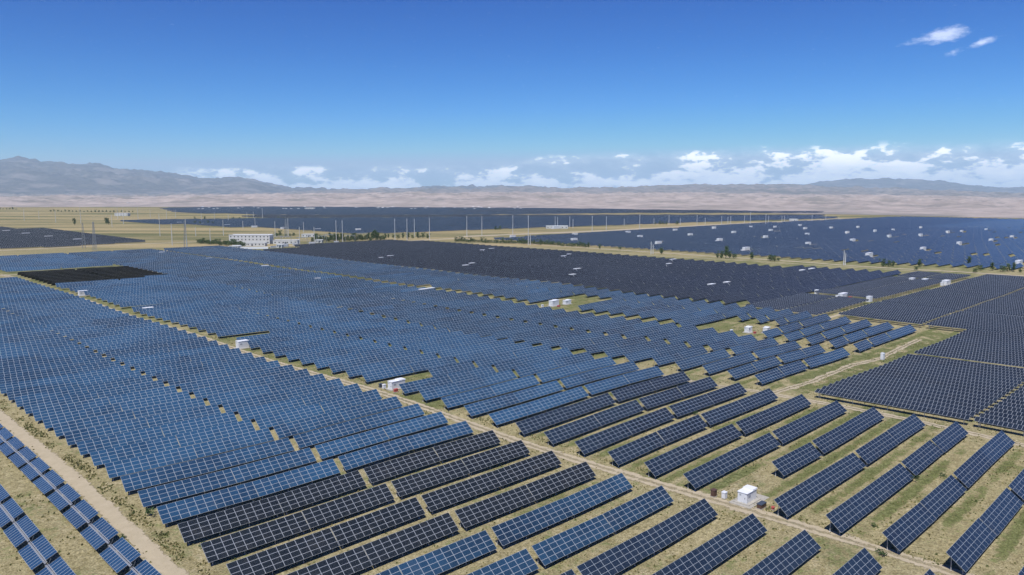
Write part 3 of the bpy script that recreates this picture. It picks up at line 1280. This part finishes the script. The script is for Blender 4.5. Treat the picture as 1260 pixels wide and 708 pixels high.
def container_meshes(L, B, Hh, detail):
    key = (L, B, Hh, detail)
    if key in _cm:
        return _cm[key]
    r = {}
    mb = MB()
    mb.box(0, L, 0, B, .25, Hh)
    if detail:
        for i in range(1, 6):
            x = L * i / 6
            mb.box(x - .012, x + .012, -.015, B + .015, .3, Hh - .05)
    r['body'] = mb.mesh('body', [MAT['white']])
    mb = MB()
    mb.hexa([(-.12, -.12, Hh + .003), (L + .12, -.12, Hh + .003), (L + .12, B + .12, Hh + .003), (-.12, B + .12, Hh + .003),
             (-.1, -.1, Hh + .07), (L + .1, -.1, Hh + .07), (L + .1, B + .1, Hh + .07), (-.1, B + .1, Hh + .07)])
    if detail:
        mb.box(L * .55, L + .1, -.08, B + .1, Hh + .073, Hh + .26)
    r['roof'] = mb.mesh('roof', [MAT['roof']])
    mb = MB()
    mb.box(-.035, -.003, B * .15, B * .15 + min(.9, B * .6), .35, Hh - .25)
    r['door'] = mb.mesh('door', [MAT['white']])
    mb = MB()
    mb.box(-.09, -.036, B * .15 + .08, B * .15 + .14, 1.0, 1.3)
    r['handle'] = mb.mesh('handle', [MAT['slate']])
    mb = MB()
    for i in range(6):
        z = Hh * .55 + i * .09
        mb.box(L * .15, L * .15 + .8, -.03, -.004, z, z + .05)
    mb.box(-.05, -.04, B * .62, B * .62 + .35, Hh * .72, Hh * .72 + .28)
    r['vent'] = mb.mesh('vent', [MAT['grey']])
    mb = MB()
    mb.box(-.6, L + .6, -.7, B + .7, -.7, .25)
    r['base'] = mb.mesh('base', [MAT['concrete']])
    _cm[key] = r
    return r


def container(u, w, L, B, Hh, label, cat='inverter cabin', rot=0.0, group=None, detail=True, name='inverter_cabin'):
    m = container_meshes(L, B, Hh, detail)
    root = thing(name, label, cat, W(u, w, terr(u, w) + .02), THETA + rot, group)
    for k in ('body', 'roof', 'door', 'vent', 'base'):
        p_ = link(k, m[k], root)
        if k == 'door' and detail:
            link('handle', m['handle'], p_)
    return root


container(127.9, 67.0, 3.7, 1.9, 2.15, 'white metal inverter cabin on a concrete slab, alone beside the central track')
container(127.8, 179.4, 4.8, 2.0, 2.45, 'white inverter cabin beside the central track, partly behind blue panels')
container(292.2, 155.2, 3.0, 2.0, 2.4, 'left white cabin in the grassy clearing among blue tables')
container(296.8, 149.3, 2.4, 2.0, 2.4, 'right white cabin with a small window in the grassy clearing')
container(289.5, 263.8, 5.0, 2.6, 3.0, 'white cabin in the sandy clearing in mid field')
container(298.3, 262.4, 4.2, 2.2, 2.2, 'lower white cabin right of another in the sandy clearing')


def slab_pad(u, w, L, B):
    mb = MB()
    mb.box(0, L, 0, B, -.5, .14)
    o = link('concrete_slab', mb.mesh('concrete_slab', [MAT['concrete']]), None, W(u, w, terr(u, w)), (0, 0, THETA))
    tag(o, 'pale concrete slab under the lone white cabin by the track', 'slab')


slab_pad(126.6, 65.6, 7.6, 4.4)


def cabinet(u, w, sx, sy, sz, m, label, cat='cabinet', roofm=None, group=None):
    root = thing('service_cabinet', label, cat, W(u, w, terr(u, w)), THETA, group)
    mb = MB()
    mb.box(0, sx, 0, sy, .2, sz)
    mb.box(-.02, -.003, sy * .15, sy * .85, .3, sz - .12)
    link('body', mb.mesh('body', [MAT[m]]), root)
    mb = MB()
    mb.hexa([(-.08, -.08, sz + .003), (sx + .08, -.08, sz + .003), (sx + .08, sy + .08, sz + .003), (-.08, sy + .08, sz + .003),
             (-.05, -.05, sz + .1), (sx + .05, -.05, sz + .1), (sx + .05, sy + .05, sz + .14), (-.05, sy + .05, sz + .14)])
    link('lid', mb.mesh('lid', [MAT[roofm or m]]), root)
    mb = MB()
    mb.box(-.05, sx + .05, -.05, sy + .05, -.4, .2)
    link('plinth', mb.mesh('plinth', [MAT['concrete']]), root)
    return root


cabinet(126.8, 73.2, 1.0, .8, 1.35, 'brown', 'small rust-brown cabinet left of the lone white cabin')
cabinet(127.4, 71.3, .9, .7, 1.25, 'white', 'small white cabinet between brown cabinet and lone white cabin')
cabinet(127.6, 63.9, 1.9, .9, .95, 'brown', 'low brown box with slate lid in front of white cabin', 'box', 'slate')
cabinet(128.9, 62.2, .5, .4, .55, 'red', 'small faded red box beside the lone cabin clearing', 'box')
cabinet(126.9, 184.0, .9, .7, 1.2, 'slate', 'dark cabinet by the central track near the second cabin')
cabinet(127.0, 182.4, .9, .7, 1.25, 'white', 'small white cabinet by the central track near the second cabin')
cabinet(127.0, 176.9, 1.2, .6, .9, 'red', 'low red box at the foot of the second cabin', 'box')
cabinet(278.2, 96.3, 1.5, 1.0, 2.3, 'white', 'tall white cabinet alone on the sandy path at right')
cabinet(292.3, 152.6, 1.6, .6, .8, 'red', 'low red box before the cabins in the grassy clearing', 'box')
cabinet(287.2, 160.2, 1.0, .8, 1.3, 'white', 'small white cabinet left in the grassy clearing')
cabinet(284.6, 266.5, 1.2, .8, 1.2, 'white', 'small white cabinet left in the sandy clearing')
cabinet(290.5, 260.8, 1.8, .8, .8, 'red', 'low red box before the cabins in the sandy clearing', 'box')
cabinet(424.0, 184.5, 2.6, 1.4, 2.6, 'white', 'narrow white cabinet left of the long cabin, dark blocks')
cabinet(414.8, 152.0, 3.6, 2.0, 2.9, 'white', 'white cabinet right of the red box between dark blocks')
cabinet(417.5, 163.5, 3.4, 1.0, 1.2, 'red', 'red box between the white cabins of the dark blocks', 'box')
RW = {'near': 'in the blue field', 'R': 'in the far right field'}
order = sorted(range(len(boxes)), key=lambda i: box_px[i][0])
seen = {}
for i in order:
    u, w, L, k, kind = boxes[i]
    if u > 640:
        reg = 'far right field past the road'
    elif w > 760:
        reg = 'distant fields beyond the substation'
    elif u > 345 and kind == 'F':
        reg = 'charcoal field'
    elif kind == 'T':
        reg = 'dark tracker blocks'
    else:
        reg = 'blue field'
    seen[reg] = seen.get(reg, 0) + 1
    sx, hh = L, (2.9 if L < 7 or u < 640 else 4.3)
    B = 2.4 if L < 8 else 3.0
    det = False
    o = container(u - L / 2, w - B / 2, L, B, hh, 'small white inverter cabin, %s from the left in the %s' % (ordn(seen[reg]), reg), group='white inverter cabins scattered among the panel rows', detail=det)
    if L >= 9 and u > 640 or (kind == 'T' and L >= 7):
        cabinet(u - L / 2 - 4.2, w - .5, 2.0, 1.4, 2.2, 'white', 'small white cabinet left of cabin %s from the left, %s' % (ordn(seen[reg]), reg), group='cabinets beside the scattered cabins')

# ------------------------------------------------------------------ poles and masts
def pole_meshes(hh):
    mb = MB()
    mb.bar((0, 0, -.5), (0, 0, hh), .42, n=8, r2=.24)
    shaft = mb.mesh('shaft', [MAT['post']])
    arms = []
    for z, l in ((hh - .6, 2.4), (hh - 2.2, 3.0)):
        a = MB()
        a.box(-l / 2, l / 2, -.09, .09, z, z + .18)
        arms.append(a.mesh('crossarm', [MAT['steel']]))
    ins = MB()
    for x in (-1.35, 0.0, 1.35):
        ins.bar((x, 0, hh - 2.0), (x, 0, hh - 1.55), .08, n=6)
    return shaft, arms, ins.mesh('insulator', [MAT['white']])


def lattice_meshes(hh):
    mb = MB()
    b0, b1 = 1.5, .35
    N = max(4, int(hh / 3))
    for i in range(N):
        for (sx, sy), (tx, ty) in zip(((-1, -1), (1, -1), (1, 1), (-1, 1)), ((1, -1), (1, 1), (-1, 1), (-1, -1))):
            z0, z1 = hh * i / N, hh * (i + 1) / N
            r0 = b0 + (b1 - b0) * i / N
            r1 = b0 + (b1 - b0) * (i + 1) / N
            mb.bar((sx * r0, sy * r0, z0 - (.5 if i == 0 else 0)), (sx * r1, sy * r1, z1), .15)
            mb.bar((sx * r0, sy * r0, z0), (tx * r1, ty * r1, z1), .09)
    t = mb.mesh('mast', [MAT['steel']])
    a = MB()
    a.bar((0, 0, hh), (0, 0, hh + hh * .15), .07, n=6)
    return t, a.mesh('lightning_rod', [MAT['steel']])


poles = [(228.7, 266, 305.5, 1), (259, 280, 301, 0), (369, 279, 303, 0), (387, 280, 303, 0), (414, 271, 301, 0), (421.7, 271, 301, 0), (352, 267, 292, 1), (354.8, 269, 291, 0),
         (323, 256, 269, 0), (312, 261, 269.5, 0), (304, 262, 270, 0), (373.7, 273, 286, 0), (338.7, 273, 292, 0), (299, 272, 281, 0), (275, 271, 290, 0), (241, 281, 291, 0), (314, 268, 279, 0),
         (486, 269, 297, 0), (501, 269, 297, 0), (510, 268, 292, 0), (528.6, 268, 295, 0), (574.5, 267, 291, 0), (593, 267, 291, 0), (631, 266, 289, 0), (650, 266, 302, 0), (652.5, 288, 302, 0),
         (683, 267, 280, 0), (686, 268, 281, 0), (701, 266, 280, 0), (705, 269, 281, 0), (728.6, 265, 286, 0), (746, 266, 283, 0), (768, 269, 278, 0), (787, 264, 283, 0), (804.6, 269, 277, 0), (823, 265, 277, 0), (837, 269, 277, 0),
         (801, 299, 313, 0), (803.5, 300, 312.5, 0), (857.5, 264, 277, 0), (867.6, 268, 276, 0), (887.7, 266, 279, 0), (895.5, 268, 275, 0), (899, 265, 276, 0), (916, 266, 275, 0), (923, 262, 278, 0), (942, 264, 278, 0), (945.5, 266, 276, 0),
         (962, 266, 273, 0), (965, 266, 273, 0), (999, 265, 274, 0), (1016, 266, 273, 0), (1032, 267, 272, 0), (1038, 310, 326.5, 0), (1040, 311, 326, 0),
         (99.5, 254, 275, 0), (103.4, 271, 305.5, 1), (116.8, 266, 308.5, 1), (30, 258, 272, 0), (68.6, 258, 274, 0), (138, 265, 280, 0), (152, 258, 276, 0), (170, 256, 272, 0), (145, 257, 270, 0), (185, 257, 268, 0), (197, 262, 291, 0), (205, 258, 270, 0), (212, 274, 302, 0), (216, 259, 268, 0), (229.8, 269, 305, 0), (248, 262, 273, 0), (264, 262, 272, 0), (281, 264, 273, 0), (48, 259, 270, 0)]
poles.sort()
_pm = {}
nl = np_ = 0
for x, y0, y1, kind in poles:
    u, w = ground_pt(x, y1)
    P = W(u, w)
    hh = H - (y0 - HY) / (y1 - HY) * H * 1.0
    hq = max(6, round(hh / 3) * 3)
    key = (kind, hq)
    if kind:
        if key not in _pm:
            _pm[key] = lattice_meshes(hq / 1.15)
        t, rod = _pm[key]
        nl += 1
        root = thing('lattice_mast', 'tall slim steel lattice mast, %s from the left on the left-hand plain' % ordn(nl), 'mast', (P.x, P.y, 0), rnd.uniform(0, 1), 'lattice lightning masts')
        link('mast', t, root)
        link('lightning_rod', rod, root)
    else:
        if key not in _pm:
            _pm[key] = pole_meshes(hq)
        sh, arms, ins = _pm[key]
        np_ += 1
        root = thing('utility_pole', 'slender pale utility pole, %s from the left across the far plain' % ordn(np_), 'pole', (P.x, P.y, 0), THETA + R(78), 'utility poles across the far plain')
        link('shaft', sh, root)
        for a in arms:
            link('crossarm', a, root)
        link('insulator', ins, root)

# ------------------------------------------------------------------ substation
def building(xl, xr, yb, floors, depth, label, name='office_building', nwin=9, z_h=3.4):
    ua, wa = ground_pt(xl, yb)
    ub, wb = ground_pt(xr, yb)
    A, B = W(ua, wa), W(ub, wb)
    d = B - A
    L = d.length
    ang = math.atan2(d.y, d.x)
    root = thing(name, label, 'building', A, ang)
    hh = floors * z_h
    mb = MB()
    # front wall with real openings: piers and bands
    win_w = min(1.5, L / nwin * .30)
    cell = L / nwin
    mb.box(0, L, .35, depth, -.3, hh)
    for f in range(floors):
        z = f * z_h
        mb.box(0, L, 0, .35, z - (.3 if f == 0 else 0), z + 1.0)
        mb.box(0, L, 0, .35, z + 2.5, z + z_h)
        for i in range(nwin + 1):
            x0 = 0 if i == 0 else i * cell - (cell - win_w) / 2
            x1 = L if i == nwin else i * cell + (cell - win_w) / 2
            mb.box(x0, x1, 0.002, .35, z + 1.0, z + 2.5)
    mb.box(-.2, L + .2, -.2, .3, hh + .003, hh + .7)
    mb.box(-.2, L + .2, depth - .3, depth + .2, hh + .003, hh + .7)
    link('wall', mb.mesh('wall', [MAT['render']]), root)
    mb = MB()
    mb.box(.1, L - .1, .31, depth - .31, hh + .003, hh + .25)
    link('roof', mb.mesh('roof', [MAT['roof']]), root)
    wmb = MB()
    wmb.box(0, win_w - .004, .30, .34, 1.0, 2.5)
    wme = wmb.mesh('window', [MAT['glass']])
    for f in range(floors):
        for i in range(nwin):
            link('window', wme, root, (i * cell + (cell - win_w) / 2 + .002, 0, f * z_h))
    dm = MB()
    dm.box(L * .48, L * .48 + 1.6, -.06, -.01, 0, 2.4)
    link('door', dm.mesh('door', [MAT['slate']]), root)
    return root


building(282, 332, 300.5, 3, 14, 'long white three-storey office block at the substation', nwin=11, z_h=3.3)
building(294, 326, 303, 1, 8, 'low white annex in front of the white office block', nwin=7)
building(336, 366, 300.5, 1, 9, 'low grey-white control house right of the office block', nwin=6, z_h=4)
building(371, 388, 292, 1, 8, 'small white hut behind the switchyard', nwin=4)
building(282, 293, 307, 1, 10, 'low white shed left of the annex, by the sandy lot', nwin=3, z_h=3)
building(388, 396, 299, 1, 6, 'small white relay room among the poles right of the switchyard', nwin=2, z_h=3)
building(340, 347, 305, 1, 6, 'small white kiosk at the near edge of the switchyard', nwin=2, z_h=2.8)
building(672, 699, 281.5, 1, 10, 'low white hut on the sand strip beyond the right field', nwin=6, z_h=4)
building(973, 982, 272.4, 1, 10, 'tiny white hut on the far sand strip at right', nwin=3, z_h=4)
building(141, 157, 266, 2, 14, 'distant white block on the far left plain', nwin=5)
building(375, 387, 258.5, 2, 16, 'distant white hall above the blue strips', nwin=5)
# far settlement: small pale houses beyond the fields
hb = MB()
hb.box(0, 7, 0, 5, -2, 2.8)
hw_ = hb.mesh('wall', [MAT['white']])
hb = MB()
hb.hexa([(-.3, -.3, 2.81), (7.3, -.3, 2.81), (7.3, 5.3, 2.81), (-.3, 5.3, 2.81), (-.3, 2.4, 3.9), (7.3, 2.4, 3.9), (7.3, 2.6, 3.9), (-.3, 2.6, 3.9)])
hr_ = hb.mesh('roof', [MAT['roof']])
hb = MB()
for i in range(2):
    hb.box(1.2 + i * 3.2, 2.4 + i * 3.2, -.05, -.01, .8, 2.0)
hwin = hb.mesh('window', [MAT['glass']])
hs = random.Random(3)
for i, x in enumerate(sorted([hs.uniform(2, 205) for _ in range(46)] + [hs.uniform(230, 640) for _ in range(44)])):
    y = hs.uniform(249.5, 252.5) if x < 210 else 255.8 + hs.uniform(-.5, 2.6)
    u, w = ground_pt(x, y)
    root = thing('house', 'tiny pale distant house, %s from the left along the horizon' % ordn(i + 1), 'house', W(u, w), hs.uniform(-.5, .5), 'distant houses along the horizon')
    for nm, m in (('wall', hw_), ('roof', hr_), ('window', hwin)):
        link(nm, m, root)

# switchyard gantries
gi = 0
for x, y, dd in ((341, 300.5, 1), (352, 301, 1), (372, 302, 1), (396, 300, 1), (431, 299, 1), (446, 296, 1), (405, 298, 1)):
    u, w = ground_pt(x, y)
    P = W(u, w)
    gi += 1
    root = thing('switchyard_gantry', 'grey steel gantry frame, %s from the left in the switchyard' % ordn(gi), 'gantry', P, R(8), 'steel gantries in the switchyard')
    for sx in (-5.5, 5.5):
        mb = MB()
        mb.bar((sx - .6, 0, -.3), (sx, 0, 9), .12)
        mb.bar((sx + .6, 0, -.3), (sx, 0, 9), .12)
        link('column', mb.mesh('column', [MAT['steel']]), root)
    mb = MB()
    mb.box(-6, 6, -.25, .25, 8.6, 9.1)
    link('beam', mb.mesh('beam', [MAT['steel']]), root)
    mb = MB()
    for sx in (-3.5, 0, 3.5):
        mb.bar((sx, 0, 7.2), (sx, 0, 8.6), .12, n=6)
    link('insulator', mb.mesh('insulator', [MAT['white']]), root)
for i, (x, y, L) in enumerate(((360, 302.5, 6), (380, 301.5, 7), (411, 300.5, 5), (345, 304, 8))):
    u, w = ground_pt(x, y)
    root = thing('transformer', 'grey-white transformer in the switchyard, %s from the left' % ordn(i + 1), 'transformer', W(u, w), R(5), 'transformers in the switchyard')
    mb = MB()
    mb.box(0, L, 0, 3, 0, 3.2)
    link('tank', mb.mesh('tank', [MAT['grey']]), root)
    mb = MB()
    for j in range(8):
        mb.box(.2 + j * (L - .6) / 8, .35 + j * (L - .6) / 8, -.7, -.01, .5, 2.8)
    link('radiator', mb.mesh('radiator', [MAT['white']]), root)
    mb = MB()
    for sx in (.25, .5, .75):
        mb.bar((L * sx, 1.5, 3.2), (L * sx, 1.5, 4.6), .14, n=6)
    link('bushing', mb.mesh('bushing', [MAT['brown']]), root)

# low walls round the sandy lot
def wall(x0, y0, x1, y1, hh, label):
    a, b = W(*ground_pt(x0, y0)), W(*ground_pt(x1, y1))
    d = b - a
    mb = MB()
    mb.box(0, d.length, 0, .3, -.3, hh)
    mb.box(-.05, d.length + .05, -.05, .35, hh + .003, hh + .12)
    o = link('compound_wall', mb.mesh('compound_wall', [MAT['white']]), None, a, (0, 0, math.atan2(d.y, d.x)))
    tag(o, label, 'wall')


wall(276, 306.5, 330, 306.5, 2.2, 'low white wall at the near side of the substation lot')
wall(333, 305.5, 352, 304, 1.8, 'short pale wall right of the substation lot, front of gantries')

# ------------------------------------------------------------------ trees and shrubs
def tree_meshes(seed, hh, rad, leaves, tall):
    rr = random.Random(seed)
    tk = MB()
    tk.bar((0, 0, -.3), (.1, 0, hh * .55), .16, n=6, r2=.08)
    for i in range(5):
        a = rr.uniform(0, 6.28)
        z = hh * rr.uniform(.25, .5)
        tk.bar((.05, 0, z), (math.cos(a) * rad * .6, math.sin(a) * rad * .6, z + hh * .25), .06, n=4, r2=.03)
    cr = MB()
    cl_ = [(rr.gauss(0, rad * .45), rr.gauss(0, rad * .45), hh * rr.uniform(.25, .95)) for _ in range(14)]
    for i in range(leaves):
        cx_, cy_, cz_ = rr.choice(cl_)
        t = cz_ / hh
        k = 1.15 - t * .75 if tall else 1.0
        x = cx_ * k + rr.gauss(0, rad * .22)
        y = cy_ * k + rr.gauss(0, rad * .22)
        z = min(hh, max(.15, cz_ + rr.gauss(0, hh * .09)))
        s_ = rr.uniform(.16, .34) * (hh / 5) ** .5
        n = Vector((rr.gauss(0, 1), rr.gauss(0, 1), rr.gauss(.4, 1))).normalized()
        a = n.orthogonal().normalized()
        b = n.cross(a)
        p = Vector((x, y, z))
        cr.face([p + a * s_, p + b * s_ * .8, p - a * s_, p - b * s_ * .8])
    return tk.mesh('trunk', [MAT['bark']]), cr.mesh('crown', [MAT['leaf']])


TV = [tree_meshes(11, 5.5, 1.7, 420, True), tree_meshes(12, 4.2, 1.9, 380, False), tree_meshes(13, 7.0, 1.8, 460, True), tree_meshes(14, 3.2, 2.0, 320, False)]
tr_px = []
for x in np.arange(244, 300, 2.2):
    tr_px.append((x, 299.5 + (x - 244) * .07 + rnd.uniform(-.7, .7), 3 if rnd.random() < .5 else 1, 'hedge left of the white office block'))
for x in np.arange(384, 476, 2.0):
    tr_px.append((x, 297.5 - (x - 388) * .022 + rnd.uniform(-1, 1), rnd.choice((0, 1, 2, 2)), 'grove right of the substation'))
for x in (340, 344, 352, 357, 361):
    tr_px.append((x, 291 + rnd.uniform(-.6, .6), rnd.choice((1, 3)), 'clump behind the control house'))
for x in np.arange(478, 532, 6.0):
    tr_px.append((x, 293.5 + rnd.uniform(-.8, .8), rnd.choice((0, 1, 3)), 'loose line by the tall poles'))
for x in np.arange(561, 690, 2.6):
    tr_px.append((x, 297.3 + (x - 561) * .038 + rnd.uniform(-.4, .4), rnd.choice((1, 3, 3)), 'hedge along the far road'))
for x in np.arange(690, 725, 3.4):
    tr_px.append((x, 303.0 + (x - 690) * .05 + rnd.uniform(-.4, .4), rnd.choice((1, 3, 0)), 'hedge end along the far road'))
for x, y, v in ((738, 306.5, 0), (763, 307, 3), (814, 313, 0), (883, 318, 0), (888, 318, 1), (893, 318.5, 2), (898, 318, 0), (903, 318.5, 3), (925, 319, 0), (948, 321.5, 1), (953, 322, 3), (958, 321.5, 3), (1087, 327.5, 1), (1094, 328, 1), (1099, 328, 0), (1131, 329, 0), (1127, 333, 3), (1192, 326, 0), (1221, 333, 2), (1240, 334, 1), (1247, 334, 2), (1233, 334.5, 3), (1255, 335, 1), (1207, 333, 3), (1200, 336, 3)):
    tr_px.append((x, y, v, 'roadside between the far fields'))
for x in (92, 131, 133.5, 250, 262, 240, 246, 256):
    tr_px.append((x, 277 + rnd.uniform(-1, 1), 1 if x > 200 else 2, 'grassy plain at left'))
for x in np.arange(0, 24, 4.0):
    tr_px.append((x, 258 + rnd.uniform(-.3, .3), 1, 'dark far line at the left edge'))
for x in np.arange(62, 165, 4.6):
    tr_px.append((x, 260.5 + (x - 62) * .012 + rnd.uniform(-.3, .3), rnd.choice((1, 3)), 'dark far row across the left plain'))
for x in (806, 812, 816, 820, 833, 240, 252, 287, 295, 343, 349, 380, 610, 615):
    tr_px.append((x, {True: 276.5, False: 270}[x > 800] if x not in (610, 615) else 283, 1, 'strip between the far fields'))
tc_ = {}
for x, y, v, where in sorted(tr_px, key=lambda q: q[0]):
    u, w = ground_pt(x, y)
    P = W(u, w)
    tc_[where] = tc_.get(where, 0) + 1
    root = thing('tree' if v in (0, 2) else 'shrub', '%s green %s, %s from the left, %s' % ('dark', 'tree' if v in (0, 2) else 'shrub', ordn(tc_[where]), where), 'tree' if v in (0, 2) else 'shrub', (P.x, P.y, terr(u, w)), rnd.uniform(0, 6.28), 'trees and shrubs: ' + where)
    s_ = rnd.uniform(.7, 1.3) * (1.35 if y < 282 else (1.35 if x < 540 else 1.1))
    root.scale = (s_, s_, s_ * rnd.uniform(.85, 1.15))
    link('trunk', TV[v][0], root)
    link('crown', TV[v][1], root)

# small bushes near the road and rows
bush_t = [tree_meshes(31 + i, 1.0, .75, 170, False)[1] for i in range(3)]
for i, (x, y, s_, lb) in enumerate(((184, 633, 1.3, 'round green bush at the corner of a blue table by the road'), (128, 652, .6, 'small bush on the dirt road verge, left'),
                                    (152, 660, .7, 'low green tuft on the left road verge'), (1120, 592, 1.2, 'dark green bush below the navy tables at right'),
                                    (1128, 590, .8, 'small bush just right of the dark green one'), (1160, 588, .7, 'lone small bush between navy tables at right'),
                                    (855, 512, .9, 'green bush between two dark tables mid right'), (1075, 648, .7, 'small bush beside the track at lower right'),
                                    (1085, 682, 1.0, 'green bush at the track in the lower right corner'), (905, 575, .5, 'tiny bush in the straw near the lone cabin'),
                                    (66, 620, .8, 'low green bush between the strips of tilted wings'), (248, 668, .8, 'green tuft before the first charcoal table'))):
    u, w = ground_pt(x, y)
    o = link('bush', bush_t[i % 3], None, W(u, w, terr(u, w) - .05), (0, 0, i))
    o.scale = (s_, s_, s_)
    tag(o, lb, 'bush', 'low bushes beside the rows and tracks')

# weeds: ground cover nobody could count
mb = MB()
rw = random.Random(5)


def tuft(u, w, s_):
    z = terr(u, w)
    for q in range(3):
        a = rw.uniform(0, 3.14)
        dx, dy = math.cos(a) * s_ * .5, math.sin(a) * s_ * .5
        lx, ly = rw.uniform(-.2, .2) * s_, rw.uniform(-.2, .2) * s_
        mb.face([(u - dx, w - dy, z - .02), (u + dx, w + dy, z - .02), (u + dx * .5 + lx, w + dy * .5 + ly, z + s_ * rw.uniform(.4, .8)), (u - dx * .8 + lx, w - dy * .8 + ly, z + s_ * rw.uniform(.3, .7))])


for _ in range(120000):
    u = rw.uniform(5, 330)
    w = rw.uniform(-10, 300)
    if not in_view(u, w, 20, 20):
        continue
    if 39 < u < 43.8 or 46 < u < 119 and w > 128:
        continue
    if noise.noise(Vector((u * .12, w * .12, 0))) + .35 * noise.noise(Vector((u * .5, w * .5, 4))) < rw.uniform(-.25, .35):
        continue
    if abs(u - (125.4 if w < 100 else 124)) < 1.4 or abs(u - 204) < 1.4:
        continue
    tuft(u, w, rw.choice((.12, .18, .25, .4)) * rw.uniform(.8, 1.2))
for _ in range(5000):                           # thicker along the road verges
    w = rw.uniform(100, 400)
    u = rw.choice((39.0, 44.2, 44.9)) + rw.gauss(0, .7)
    if noise.noise(Vector((u * .3, w * .16, 9))) < .08:
        continue
    tuft(u, w, rw.uniform(.2, .5))
for _ in range(3500):
    w = rw.uniform(0, 200)
    u = rw.choice((121.5, 128.6, 129.4)) + rw.gauss(0, .7)
    if noise.noise(Vector((u * .3, w * .16, 2))) < .05:
        continue
    tuft(u, w, rw.uniform(.15, .4))
o = link('weeds', mb.mesh('weeds', [MAT['weed']]), rot=(0, 0, THETA))
tag(o, 'scattered straw and green weeds on the dry ground', 'weeds', kind='stuff')
